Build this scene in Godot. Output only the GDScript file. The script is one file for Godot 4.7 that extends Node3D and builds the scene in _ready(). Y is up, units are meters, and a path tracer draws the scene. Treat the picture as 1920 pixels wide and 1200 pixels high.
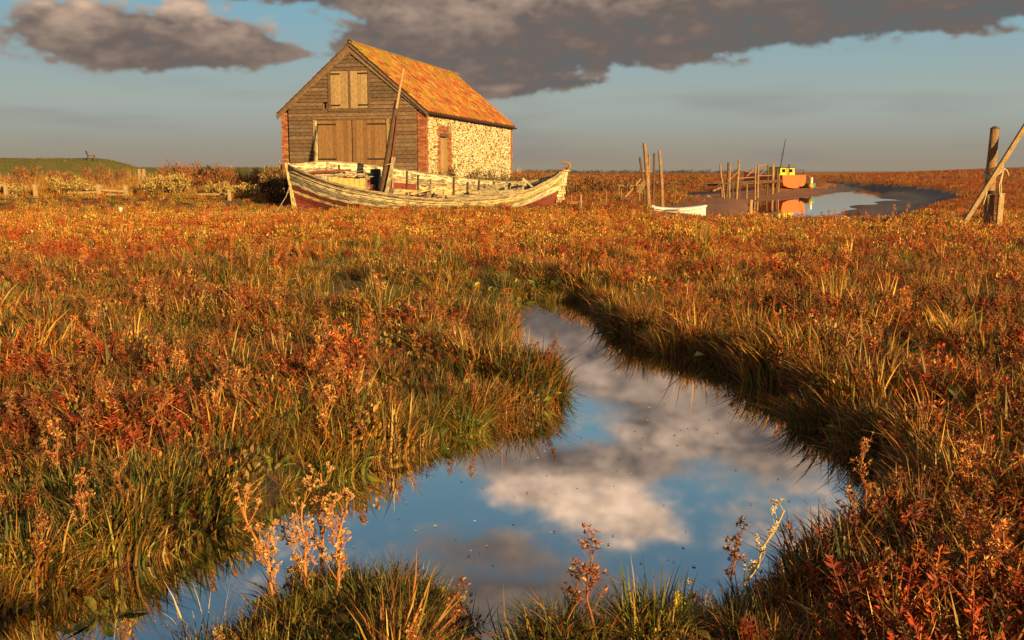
extends Node3D
# A black-boarded, flint-walled barn and a wrecked boat on an autumn saltmarsh, low evening sun.

const SKY_W := 4096
var rng := RandomNumberGenerator.new()
var M := {}                       # materials
var names := {}
var n_low := FastNoiseLite.new()  # broad patches
var n_mid := FastNoiseLite.new()
var n_fine := FastNoiseLite.new()

# ---------------------------------------------------------------- mesh collector
class MB:
	var v := PackedVector3Array()
	var n := PackedVector3Array()
	var c := PackedColorArray()
	var u := PackedVector2Array()
	var ix := PackedInt32Array()
	func tri(a: Vector3, b: Vector3, d: Vector3, col: Color) -> void:
		var k = v.size()
		var nn = (b - a).cross(d - a).normalized()
		v.append(a); v.append(b); v.append(d)
		n.append(nn); n.append(nn); n.append(nn)
		c.append(col); c.append(col); c.append(col)
		u.append(Vector2(a.x + a.z, a.y)); u.append(Vector2(b.x + b.z, b.y)); u.append(Vector2(d.x + d.z, d.y))
		ix.append(k); ix.append(k + 2); ix.append(k + 1)
	# corners run counter-clockwise seen from outside
	func quad(a: Vector3, b: Vector3, d: Vector3, e: Vector3, col: Color, uv := Rect2(0, 0, 1, 1)) -> void:
		var k = v.size()
		var nn = (d - a).cross(e - b).normalized()
		v.append(a); v.append(b); v.append(d); v.append(e)
		for i in 4:
			n.append(nn); c.append(col)
		u.append(uv.position); u.append(Vector2(uv.end.x, uv.position.y)); u.append(uv.end); u.append(Vector2(uv.position.x, uv.end.y))
		ix.append_array(PackedInt32Array([k, k + 2, k + 1, k, k + 3, k + 2]))
	# eight corners: 0-3 bottom counter-clockwise seen from above, 4-7 the top over them; U follows the long way of each face
	func hexa(p: Array, col: Color, uo := Vector2.ZERO) -> void:
		for f in [[0, 3, 2, 1], [4, 5, 6, 7], [0, 1, 5, 4], [1, 2, 6, 5], [2, 3, 7, 6], [3, 0, 4, 7]]:
			var a: Vector3 = p[f[0]]
			var b: Vector3 = p[f[1]]
			var d: Vector3 = p[f[2]]
			var e: Vector3 = p[f[3]]
			var w = a.distance_to(b)
			var h = a.distance_to(e)
			if w >= h:
				quad(a, b, d, e, col, Rect2(uo, Vector2(w, h)))
			else:
				quad(b, d, e, a, col, Rect2(uo, Vector2(h, w)))
	func box(lo: Vector3, hi: Vector3, col := Color.WHITE, uo := Vector2.ZERO) -> void:
		hexa([Vector3(lo.x, lo.y, hi.z), Vector3(hi.x, lo.y, hi.z), Vector3(hi.x, lo.y, lo.z), Vector3(lo.x, lo.y, lo.z),
			Vector3(lo.x, hi.y, hi.z), Vector3(hi.x, hi.y, hi.z), Vector3(hi.x, hi.y, lo.z), Vector3(lo.x, hi.y, lo.z)], col, uo)
	# a bar with a rectangular section from a to b; w lies across, along side
	func bar(a: Vector3, b: Vector3, w: float, t: float, side: Vector3, col := Color.WHITE, uo := Vector2.ZERO) -> void:
		var ax = (b - a).normalized()
		var s = (side - ax * side.dot(ax)).normalized() * w * 0.5
		var q = ax.cross(s).normalized() * t * 0.5
		hexa([a - s - q, a + s - q, a + s + q, a - s + q, b - s - q, b + s - q, b + s + q, b - s + q], col, uo)
	# rows of points, smooth shaded; the outside is where (along a row) x (to the next row) points
	func grid(rows: Array, col: Color, closed := false, us := 1.0, vs := 1.0, cols := []) -> void:
		var k = v.size()
		var m: int = rows[0].size()
		for r in rows.size():
			for i in m:
				var ip = (i + 1) % m if closed else mini(i + 1, m - 1)
				var im = (i + m - 1) % m if closed else maxi(i - 1, 0)
				var du: Vector3 = rows[r][ip] - rows[r][im]
				var dv: Vector3 = rows[mini(r + 1, rows.size() - 1)][i] - rows[maxi(r - 1, 0)][i]
				var nn = du.cross(dv)
				v.append(rows[r][i])
				n.append(nn.normalized() if nn.length_squared() > 1e-16 else Vector3.UP)
				c.append(col if cols.is_empty() else cols[r][i])
				u.append(Vector2(float(r) * us, float(i) * vs))
		for r in rows.size() - 1:
			for i in (m if closed else m - 1):
				var a = k + r * m + i
				var b = k + r * m + (i + 1) % m
				ix.append_array(PackedInt32Array([a, a + m, b, b, a + m, b + m]))
	func tube(pts: Array, radii: Array, sides: int, col := Color.WHITE, cap := true, rough := 0.0, rg: RandomNumberGenerator = null) -> void:
		var rows := []
		var side = Vector3.RIGHT
		var len := 0.0
		for k in pts.size():
			var ax: Vector3 = (pts[mini(k + 1, pts.size() - 1)] - pts[maxi(k - 1, 0)]).normalized()
			if absf(ax.dot(side)) > 0.9: side = Vector3.BACK
			var s = (side - ax * side.dot(ax)).normalized()
			var t = ax.cross(s)
			side = s
			var row := []
			for i in sides:
				var an = TAU * i / sides
				var rr: float = radii[k]
				if rg: rr *= 1.0 + rg.randf_range(-rough, rough)
				row.append(pts[k] + (s * cos(an) + t * sin(an)) * rr)
			rows.append(row)
			if k > 0: len += pts[k].distance_to(pts[k - 1])
		var step = len / maxf(1.0, pts.size() - 1.0)
		# the seam needs its own column so the texture does not run back
		for r in rows: r.append(r[0])
		grid(rows, col, false, step, TAU * float(radii[0]) / sides)
		if cap:
			var e = rows.size() - 1
			for i in sides:
				tri(pts[e], rows[e][i], rows[e][(i + 1) % sides], col)
				tri(pts[0], rows[0][(i + 1) % sides], rows[0][i], col)
	# a flat leaf or blade: points up the midrib with half widths across dir
	func blade(pts: Array, half: Array, dir: Vector3, col: Color) -> void:
		for k in pts.size() - 1:
			var a: Vector3 = pts[k]
			var b: Vector3 = pts[k + 1]
			var w0: float = half[k]
			var w1: float = half[k + 1]
			if w1 < 1e-5: tri(a - dir * w0, a + dir * w0, b, col)
			elif w0 < 1e-5: tri(a, b + dir * w1, b - dir * w1, col)
			else: quad(a - dir * w0, a + dir * w0, b + dir * w1, b - dir * w1, col)
	func mesh() -> ArrayMesh:
		var a := []
		a.resize(Mesh.ARRAY_MAX)
		a[Mesh.ARRAY_VERTEX] = v
		a[Mesh.ARRAY_NORMAL] = n
		a[Mesh.ARRAY_COLOR] = c
		a[Mesh.ARRAY_TEX_UV] = u
		a[Mesh.ARRAY_INDEX] = ix
		var m := ArrayMesh.new()
		m.add_surface_from_arrays(Mesh.PRIMITIVE_TRIANGLES, a)
		return m

# ---------------------------------------------------------------- nodes
func numbered(called: String) -> String:
	var k: int = names.get(called, 0)
	names[called] = k + 1
	return called if k == 0 else "%s_%03d" % [called, k]

func tag(o: Node, label: String, category := "", group := "", kind := "") -> Node:
	if label: o.set_meta("label", label)
	if category: o.set_meta("category", category)
	if group: o.set_meta("group", group)
	if kind: o.set_meta("kind", kind)
	return o

func thing(called: String, label: String, category: String, at := Vector3.ZERO, turn := 0.0, group := "") -> Node3D:
	var o := Node3D.new()
	o.name = numbered(called)
	add_child(o)
	o.position = at
	o.rotation.y = turn
	tag(o, label, category, group)
	return o

func put(called: String, mesh: Mesh, mat: Material, parent: Node, xf := Transform3D.IDENTITY) -> MeshInstance3D:
	var o := MeshInstance3D.new()
	o.name = numbered(called) if parent == self else called
	o.mesh = mesh
	o.material_override = mat
	o.transform = xf
	parent.add_child(o, true)
	return o

func hold(called: String, parent: Node) -> Node3D:   # an empty part that carries pieces
	var o := Node3D.new()
	o.name = called
	parent.add_child(o, true)
	return o

func scatter(called: String, mesh: Mesh, mat: Material, parent: Node, xfs: Array, cols: Array) -> void:
	if xfs.is_empty(): return
	var mm := MultiMesh.new()
	mm.transform_format = MultiMesh.TRANSFORM_3D
	mm.use_colors = true
	mm.mesh = mesh
	mm.instance_count = xfs.size()
	for i in xfs.size():
		mm.set_instance_transform(i, xfs[i])
		mm.set_instance_color(i, cols[i])
	var o := MultiMeshInstance3D.new()
	o.name = called
	o.multimesh = mm
	o.material_override = mat
	parent.add_child(o, true)
	o.set_meta("kind", "stuff")

# ---------------------------------------------------------------- materials
func lin(r: float, g: float, b: float) -> Color:
	return Color(r, g, b).linear_to_srgb()

func flat(col: Color, rough := 0.85, metal := 0.0) -> StandardMaterial3D:
	var m := StandardMaterial3D.new()
	m.albedo_color = col
	m.roughness = rough
	m.metallic = metal
	return m

func painted(img: Image, bump: Image, scale: Vector2, rough := 0.85, strength := 1.0, tint := Color.WHITE, vertex := false) -> StandardMaterial3D:
	var m := StandardMaterial3D.new()
	m.albedo_color = tint
	m.albedo_texture = ImageTexture.create_from_image(img)
	m.vertex_color_use_as_albedo = vertex
	if bump:
		var b: Image = bump.duplicate()
		b.bump_map_to_normal_map(strength)
		m.normal_enabled = true
		m.normal_texture = ImageTexture.create_from_image(b)
	m.uv1_scale = Vector3(scale.x, scale.y, 1)
	m.roughness = rough
	return m

# wood grain along U: [colour, height]; kind 0 plain weathered, 1 with peeling paint
func wood_images(sd: int, base: Color, dark: Color, paint = null, cover := 0.5, w := 512, h := 128) -> Array:
	var img := Image.create(w, h, false, Image.FORMAT_RGB8)
	var bmp := Image.create(w, h, false, Image.FORMAT_RGB8)
	var a := FastNoiseLite.new()
	a.seed = sd; a.frequency = 1.0; a.fractal_octaves = 4
	var b := FastNoiseLite.new()
	b.seed = sd + 7; b.frequency = 1.0; b.fractal_octaves = 5
	for y in h:
		for x in w:
			# blended over the seam so that it tiles
			var fx = float(x) / w
			var t = smoothstep(0.75, 1.0, fx)
			var g = lerpf(a.get_noise_2d(x * 0.012, y * 0.16), a.get_noise_2d((x - w) * 0.012, y * 0.16), t)
			var s = lerpf(a.get_noise_2d(x * 0.03 + 90.0, y * 0.45), a.get_noise_2d((x - w) * 0.03 + 90.0, y * 0.45), t)
			var k = clampf(0.5 + g * 0.9 + s * 0.5, 0.0, 1.0)
			var crack = smoothstep(0.42, 0.5, absf(s) + absf(g) * 0.35)
			var col = dark.lerp(base, k)
			col = col.lerp(dark * 0.45, crack * 0.8)
			var hgt = 0.35 + 0.4 * k - 0.3 * crack
			if paint != null:
				var p = lerpf(b.get_noise_2d(x * 0.009, y * 0.12), b.get_noise_2d((x - w) * 0.009, y * 0.12), t) + 0.35 * s
				var on = smoothstep(-0.03, 0.03, p + (cover - 0.5) * 1.2)
				var pc: Color = paint
				pc = pc * (0.86 + 0.3 * (k - 0.3))
				col = col.lerp(pc, on)
				hgt = lerpf(hgt * 0.7, 0.75, on)
			col.a = 1.0
			img.set_pixel(x, y, col.clamp().linear_to_srgb())
			bmp.set_pixel(x, y, Color(hgt, hgt, hgt))
	return [img, bmp]

func grain_images(sd: int, lo: float, hi: float, f := 0.03, size := 512) -> Array:
	var a := FastNoiseLite.new()
	a.seed = sd; a.frequency = f; a.fractal_octaves = 5
	var src := a.get_seamless_image(size, size)
	src.convert(Image.FORMAT_RGB8)
	var img := Image.create(size, size, false, Image.FORMAT_RGB8)
	for y in size:
		for x in size:
			var k = lerpf(lo, hi, src.get_pixel(x, y).r)
			img.set_pixel(x, y, Color(k, k, k).linear_to_srgb())
	return [img, src]

func make_materials() -> void:
	var w = wood_images(1, Color(0.32, 0.215, 0.13), Color(0.10, 0.062, 0.036))
	for k in 4:
		M["board%d" % k] = painted(w[0], w[1], Vector2(0.7, 2.6), 0.85, 5.0, [lin(1, 1, 1), lin(0.78, 0.74, 0.7), lin(1.25, 1.15, 1.0), lin(0.9, 0.78, 0.66)][k])
	M.post = painted(w[0], w[1], Vector2(0.6, 2.0), 0.9, 5.0, lin(1.7, 1.45, 1.05))
	M.dark_post = painted(w[0], w[1], Vector2(0.6, 2.0), 0.9, 5.0, lin(0.7, 0.58, 0.46))
	var w2 = wood_images(5, Color(0.55, 0.36, 0.17), Color(0.33, 0.19, 0.075))
	M.door0 = painted(w2[0], w2[1], Vector2(0.5, 2.2), 0.8, 4.0, lin(0.8, 0.66, 0.5))
	M.door1 = painted(w2[0], w2[1], Vector2(0.5, 2.2), 0.8, 4.0, lin(0.62, 0.5, 0.38))
	M.pale0 = painted(w2[0], w2[1], Vector2(0.5, 2.2), 0.8, 4.0, lin(1.15, 1.2, 1.15))
	M.pale1 = painted(w2[0], w2[1], Vector2(0.5, 2.2), 0.8, 4.0, lin(1.0, 1.02, 0.95))
	var c = wood_images(9, Color(0.46, 0.36, 0.20), Color(0.22, 0.15, 0.08), Color(0.78, 0.68, 0.38), 0.64)
	M.cream = painted(c[0], c[1], Vector2(0.45, 1.5), 0.7, 5.0)
	M.cream2 = painted(c[0], c[1], Vector2(0.5, 1.4), 0.7, 5.0, lin(1.0, 0.86, 0.6))
	var r = wood_images(13, Color(0.26, 0.13, 0.07), Color(0.11, 0.05, 0.03), Color(0.30, 0.028, 0.016), 0.6)
	M.red = painted(r[0], r[1], Vector2(0.45, 1.5), 0.65, 5.0)
	var o = wood_images(17, Color(0.36, 0.27, 0.17), Color(0.17, 0.115, 0.065), Color(0.6, 0.46, 0.22), 0.5)
	M.worn = painted(o[0], o[1], Vector2(0.5, 1.6), 0.8, 5.0)
	var yl = wood_images(19, Color(0.40, 0.28, 0.13), Color(0.2, 0.12, 0.05), Color(0.72, 0.52, 0.14), 0.8)
	M.yellow_board = painted(yl[0], yl[1], Vector2(0.6, 1.8), 0.7, 4.0)
	M.iron = flat(lin(0.04, 0.026, 0.02), 0.7, 0.3)
	M.black = flat(lin(0.012, 0.011, 0.012), 0.5)
	M.rope = flat(lin(0.62, 0.50, 0.28), 0.95)
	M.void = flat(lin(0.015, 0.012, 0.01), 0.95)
	var gr = grain_images(3, 0.55, 1.15, 0.02)
	var vm = painted(gr[0], gr[1], Vector2(1, 1), 0.95, 6.0, Color.WHITE, true)
	vm.uv1_triplanar = true
	vm.uv1_world_triplanar = true
	vm.uv1_scale = Vector3(0.9, 0.9, 0.9)
	M.ground = vm
	var mud = vm.duplicate()
	mud.roughness = 0.7
	mud.uv1_scale = Vector3(0.35, 0.35, 0.35)
	M.mud = mud
	var st = painted(gr[0], gr[1], Vector2(1, 1), 0.9, 3.0, Color.WHITE, true)
	st.uv1_triplanar = true
	st.uv1_scale = Vector3(2.2, 2.2, 2.2)
	M.masonry = st
	M.hull_paint = painted(gr[0], gr[1], Vector2(1, 1), 0.45, 0.6, Color.WHITE, true)
	M.hull_paint.uv1_triplanar = true
	var lf := StandardMaterial3D.new()
	lf.vertex_color_use_as_albedo = true
	lf.roughness = 0.62
	lf.backlight = Color(0.35, 0.3, 0.2)
	M.leaf = lf
	var dry := StandardMaterial3D.new()
	dry.vertex_color_use_as_albedo = true
	dry.roughness = 0.85
	M.dry = dry
	var wa := StandardMaterial3D.new()
	wa.albedo_color = lin(0.68, 0.68, 0.67)
	wa.metallic = 1.0
	wa.roughness = 0.025
	wa.metallic_specular = 1.0
	M.water = wa
	M.glass = flat(lin(0.01, 0.012, 0.014), 0.06)
	M.glass.metallic_specular = 1.0

# ---------------------------------------------------------------- sky: [azimuth, elevation, half width, half height (degrees), strength, brightness]
const CLOUDS := [[-22.7, 7.4, 4.2, 1.3, 1.0, 0.16], [-18.6, 6.5, 4.4, 1.15, 1.4, 0.06], [-15.6, 7.0, 2.4, 1.0, 1.0, 0.14], [-13.6, 6.4, 2.2, 0.5, 0.8, 0.16],
	[-5.6, 7.3, 3.2, 1.5, 1.3, 0.06], [-1.6, 6.5, 4.0, 1.4, 1.7, 0.05], [4.1, 7.8, 6.5, 1.7, 2.0, 0.05], [12.6, 8.5, 8.5, 1.5, 2.0, 0.045], [22.0, 9.2, 10.0, 1.5, 2.0, 0.045],
	[-10.4, 9.6, 6.0, 0.9, 1.0, 0.05], [0.3, 4.35, 2.2, 0.35, 0.75, 0.1], [2.0, 4.9, 3.2, 0.35, 0.7, 0.04],
	[2.8, 10.6, 5.5, 1.5, 0.9, 0.34], [8.5, 11.6, 5.0, 1.2, 0.8, 0.26], [-2.0, 20.8, 5.0, 1.2, 0.6, 0.10], [14.0, 19.0, 3.0, 1.5, 0.35, 0.2], [11.3, 13.0, 6.0, 1.7, 1.2, 0.20], [6.6, 16.4, 3.4, 0.9, 0.9, 0.16], [10.2, 15.2, 1.8, 0.5, 0.5, 0.6], [8.4, 14.6, 2.6, 0.9, 0.9, 0.60], [15.0, 15.6, 3.4, 1.6, 1.0, 0.22], [1.2, 16.2, 5.0, 1.1, 0.95, 0.12],
	[5.0, 18.5, 3.2, 1.5, 1.2, 0.85], [1.0, 17.9, 2.6, 0.9, 0.9, 0.6], [7.8, 19.6, 2.2, 1.0, 0.8, 0.6], [-0.3, 24.2, 10.0, 2.4, 1.2, 0.10], [-9.0, 14.0, 6.0, 2.0, 0.9, 0.5], [-20.0, 18.0, 8.0, 3.0, 0.9, 0.7], [24.0, 20.0, 7.0, 3.0, 0.9, 0.6]]

func sky_image() -> Image:
	var w := SKY_W
	var h := SKY_W / 2
	var img := Image.create(w, h, false, Image.FORMAT_RGBF)
	img.fill(Color(0.16, 0.13, 0.10))
	var a := FastNoiseLite.new()
	a.seed = 11; a.frequency = 1.0; a.fractal_octaves = 5; a.fractal_gain = 0.55
	var b := FastNoiseLite.new()
	b.seed = 23; b.frequency = 1.0; b.fractal_octaves = 3
	var horizon := Color(0.30, 0.25, 0.185)
	var low := Color(0.335, 0.385, 0.35)
	var mid := Color(0.20, 0.39, 0.485)
	var high := Color(0.10, 0.185, 0.27)
	var shade := Color(0.072, 0.065, 0.070)
	var lit := Color(1.15, 0.80, 0.56)
	var per := 360.0 / w
	var row := 0
	var top_rows := int(44.0 / per)
	for el_i in range(0, h / 2):
		var y = h / 2 - 1 - el_i
		var coarse = el_i > top_rows
		if coarse and el_i % 4 != 0: continue
		var el = (el_i + 0.5) * per
		var e = clampf(el / 90.0, 0.0, 1.0)
		var clear: Color
		if el < 4.0: clear = horizon.lerp(low, smoothstep(0.0, 4.0, el))
		elif el < 9.0: clear = low.lerp(mid, smoothstep(3.0, 9.5, el))
		else: clear = mid.lerp(high, smoothstep(9.0, 26.0, el))
		if el >= 4.0 and el < 9.0: clear = low.lerp(mid, (el - 4.0) / 5.0)
		var soft = smoothstep(9.5, 12.0, el)
		var lobes := []
		for c in CLOUDS:
			if absf(el - c[1]) < c[3] * 2.2 + 0.6: lobes.append(c)
		var se = sin(deg_to_rad(el))
		var flat_scale = 1.0 / (se + 0.10)      # clouds lie in a layer: they bunch up towards the horizon
		var everywhere = smoothstep(4.5, 9.0, el)
		var x := 0
		while x < w:
			var az = x * per
			if az > 180.0: az -= 360.0
			var ra = deg_to_rad(az)
			var p = Vector3(sin(ra), 0.0, cos(ra))
			var q = Vector2(p.x, p.z) * flat_scale
			var n1 = a.get_noise_3d(p.x * 14.0, el * 0.50, p.z * 14.0)
			var n2 = a.get_noise_3d(p.x * 40.0 + 7.0, el * 1.6, p.z * 40.0)
			var d = 0.0
			var br = 0.0
			var ws = 0.0001
			for c in lobes:
				var dx = (az - c[0]) / c[2]
				if absf(dx) > 2.2: continue
				var dy = (el - c[1]) / c[3]
				var k = c[4] * exp(-(dx * dx + dy * dy) * 0.9)
				d += k
				# the tops catch the sun
				br += k * (c[5] + 0.2 * maxf(0.0, dy) * (1.0 if c[1] < 9.5 else 0.3))
				ws += k
			# unseen clouds added all round, kept dense and dark to cut ambient light
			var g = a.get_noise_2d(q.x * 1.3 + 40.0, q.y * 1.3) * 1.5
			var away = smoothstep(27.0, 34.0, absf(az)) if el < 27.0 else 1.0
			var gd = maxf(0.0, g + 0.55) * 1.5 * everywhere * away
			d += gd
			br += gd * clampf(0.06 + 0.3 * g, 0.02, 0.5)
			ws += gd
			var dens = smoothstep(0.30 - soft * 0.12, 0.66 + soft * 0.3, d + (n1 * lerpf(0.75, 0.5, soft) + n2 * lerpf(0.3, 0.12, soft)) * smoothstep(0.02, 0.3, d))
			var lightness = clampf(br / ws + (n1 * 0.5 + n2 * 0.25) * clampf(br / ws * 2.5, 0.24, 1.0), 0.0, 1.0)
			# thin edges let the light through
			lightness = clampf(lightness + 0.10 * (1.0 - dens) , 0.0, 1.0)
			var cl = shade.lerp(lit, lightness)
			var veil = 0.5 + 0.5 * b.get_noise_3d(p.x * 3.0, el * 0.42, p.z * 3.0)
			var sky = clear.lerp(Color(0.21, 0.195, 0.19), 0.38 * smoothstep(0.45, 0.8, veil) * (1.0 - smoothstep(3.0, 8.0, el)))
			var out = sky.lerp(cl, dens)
			if coarse: img.fill_rect(Rect2i(x, maxi(y - 3, 0), 4, 4), out)
			else: img.set_pixel(x, y, out)
			x += 4 if coarse else 1
	return img

# ---------------------------------------------------------------- the lie of the land; d = metres in front of the camera (-z)
const POOL := [[0.10, 12.5], [0.85, 12.4], [0.98, 10.8], [1.02, 9.5], [1.28, 8.7], [1.62, 8.05], [1.92, 7.05], [1.94, 6.3], [1.90, 5.55], [1.98, 5.2], [1.90, 4.75], [1.70, 4.25], [1.36, 3.82], [0.98, 3.46], [0.57, 3.16], [0.24, 3.06], [0.0, 3.0], [0.0, 2.6], [-0.2, 2.6], [-0.17, 3.22], [-0.34, 3.42],
	[-0.58, 3.46], [-0.78, 3.30], [-0.84, 3.0], [-1.0, 2.6], [-1.95, 2.6], [-1.85, 3.2], [-1.55, 3.65], [-1.36, 4.15], [-1.12, 4.65], [-0.82, 5.12], [-0.54, 5.5], [-0.16, 6.14], [0.18, 6.5], [0.34, 6.95], [0.0, 7.9], [-0.05, 9.0], [-0.04, 9.9], [0.0, 10.7]]
const PANS := [[-0.25, 10.7, 0.5, 0.35], [-6.5, 16.85, 0.42, 0.4], [-0.5, 17.0, 1.5, 0.28], [-3.9, 12.2, 0.9, 0.22], [9.9, 27.0, 0.9, 0.7]]
# the creek basin; the third number is how far the bank takes to reach the bed
const BASIN := [[2.6, 37.0, 2.0], [4.0, 30.2, 2.0], [8.0, 29.8, 1.8], [10.8, 29.3, 1.5], [16.0, 28.8, 1.5], [26.0, 28.0, 1.5], [26.0, 31.5, 1.2], [16.5, 32.0, 1.4], [13.9, 34.5, 1.8], [19.0, 44.5, 2.2], [26.0, 57.0, 3.0], [34.5, 76.0, 3.5], [42.0, 100.0, 4.0],
	[50.0, 140.0, 6.0], [66.0, 216.0, 8.0], [57.0, 216.0, 10.0], [41.0, 156.0, 24.0], [27.0, 118.0, 24.0], [17.0, 98.0, 14.0], [9.5, 80.0, 12.0], [5.3, 53.0, 7.0]]
const WATER_POOL := -0.075
const WATER_CREEK := -0.70
var pool_p := PackedVector2Array()
var basin_p := PackedVector2Array()

func seg_dist(p: Vector2, a: Vector2, b: Vector2) -> float:
	var t = clampf((p - a).dot(b - a) / (b - a).length_squared(), 0.0, 1.0)
	return p.distance_to(a + (b - a) * t)

func pool_sd(x: float, d: float) -> float:       # under 0 in the pool
	if d > 13.5 or d < 1.0 or absf(x) > 4.0: return 3.0
	var p = Vector2(x, d)
	var best := 9.0
	for i in pool_p.size(): best = minf(best, seg_dist(p, pool_p[i], pool_p[(i + 1) % pool_p.size()]))
	var s = -best if Geometry2D.is_point_in_polygon(p, pool_p) else best
	for q in PANS:
		if d < 13.5: s = minf(s, (Vector2((x - q[0]) / q[2], (d - q[1]) / q[3]).length() - 1.0) * minf(q[2], q[3]))
	return s

func pan_sd(x: float, d: float) -> float:
	var s := 3.0
	for q in PANS:
		if absf(d - q[1]) < 3.0: s = minf(s, (Vector2((x - q[0]) / q[2], (d - q[1]) / q[3]).length() - 1.0) * minf(q[2], q[3]))
	return s

func basin(x: float, d: float) -> float:         # 0 on the marsh, 1 on the creek bed
	if d < 27.0 or d > 225.0 or x < 2.0: return 0.0
	var p = Vector2(x, d)
	if not Geometry2D.is_point_in_polygon(p, basin_p): return 0.0
	var t := 1.0
	for i in basin_p.size(): t = minf(t, seg_dist(p, basin_p[i], basin_p[(i + 1) % basin_p.size()]) / BASIN[i][2])
	return smoothstep(0.0, 1.0, t)

const CHANNEL := [[11.5, 41.0, 2.0], [14.0, 52.0, 2.4], [17.6, 64.0, 3.4], [23.0, 77.0, 4.4], [30.5, 95.0, 4.4], [46.0, 136.0, 4.5], [60.0, 190.0, 4.5]]

func channel(x: float, d: float) -> float:       # 1 along the bed of the creek
	var best := 0.0
	for i in CHANNEL.size() - 1:
		var a = Vector2(CHANNEL[i][0], CHANNEL[i][1])
		var b = Vector2(CHANNEL[i + 1][0], CHANNEL[i + 1][1])
		var p = Vector2(x, d)
		var t = clampf((p - a).dot(b - a) / (b - a).length_squared(), 0.0, 1.0)
		var w = lerpf(CHANNEL[i][2], CHANNEL[i + 1][2], t) * (1.0 + 0.35 * n_mid.get_noise_2d(x * 0.25, d * 0.25))
		best = maxf(best, smoothstep(1.35, 0.6, p.distance_to(a + (b - a) * t) / w))
	return best

func height(x: float, d: float) -> float:
	var y = 0.035 * n_mid.get_noise_2d(x * 1.2, d * 1.2)
	if d > 0.0 and d < 14.0:
		y += 0.02 * n_fine.get_noise_2d(x * 3.0, d * 3.0) + 0.03
		var s = pool_sd(x, d) + 0.035 * n_fine.get_noise_2d(x * 2.5, d * 2.5)
		y = lerpf(-0.42, y, smoothstep(-0.20, 0.10, s))
	elif d < 28.0 and d > 0.0:
		y = lerpf(-0.2, y + 0.02, smoothstep(-0.25, 0.2, pan_sd(x, d)))
	var b = basin(x, d)
	if b > 0.0:
		y += b * (-0.60 + 0.10 * n_mid.get_noise_2d(x * 0.35, d * 0.25) + 0.05 * n_mid.get_noise_2d(x * 1.5, d * 1.2))
		y -= 0.42 * channel(x, d) * smoothstep(0.1, 0.5, b)
	# the grassed sea wall on the left and the low banks behind
	if x < -20.0 and d > 60.0:
		var along = smoothstep(-29.5, -37.5, x)
		y += along * 2.12 * exp(-pow((d - 92.0) / 7.5, 2.0))
	if x < 0.0 and d > 110.0: y += 1.55 * exp(-pow((d - 150.0) / 14.0, 2.0)) * smoothstep(0.0, -18.0, x)
	if d > 52.0 and x < 14.0: y += 0.25 * smoothstep(52.0, 80.0, d) * smoothstep(14.0, 8.0, x)
	if d > 38.0 and x < -2.0: y += 0.3 * smoothstep(39.0, 44.0, d) * smoothstep(-2.0, -4.0, x)
	# far marsh to the right lifts a little towards the dunes
	if x > 20.0 and d > 60.0: y += smoothstep(60.0, 700.0, d) * 5.0 * smoothstep(0.28, 0.55, x / d)
	return y

func ground_color(x: float, d: float) -> Color:
	var k = n_low.get_noise_2d(x * 2.0, d * 2.0)
	var f = n_fine.get_noise_2d(x * 2.0, d * 2.0)
	var col = Color(0.105, 0.055, 0.022).lerp(Color(0.17, 0.075, 0.02), clampf(0.5 + k, 0, 1))
	if d > 24.0: col = col.lerp(Color(0.30, 0.155, 0.035), smoothstep(24.0, 60.0, d) * clampf(0.75 + 0.6 * f, 0, 1))
	if d > 34.0 and d < 40.5 and x < -6.0:   # worn path to the barn
		col = col.lerp(Color(0.27, 0.125, 0.035), 0.8)
	if x < -20.0 and d > 75.0 and d < 180.0: col = Color(0.15, 0.155, 0.015).lerp(Color(0.25, 0.18, 0.025), clampf(0.4 + 0.9 * f, 0, 1))
	elif x < -2.0 and d > 60.0: col = Color(0.115, 0.105, 0.018).lerp(Color(0.24, 0.14, 0.03), clampf(0.4 + f, 0, 1))
	if x > 0.24 * d and d > 40.0: col = Color(0.50, 0.20, 0.045).lerp(Color(0.36, 0.13, 0.03), clampf(0.4 + f, 0, 1))
	if d > 320.0: col = col.lerp(Color(0.42, 0.2, 0.05), 0.5)
	if d < 14.0 and d > 0.0 and pool_sd(x, d) < 0.03: col = Color(0.032, 0.02, 0.012)
	return col

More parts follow.
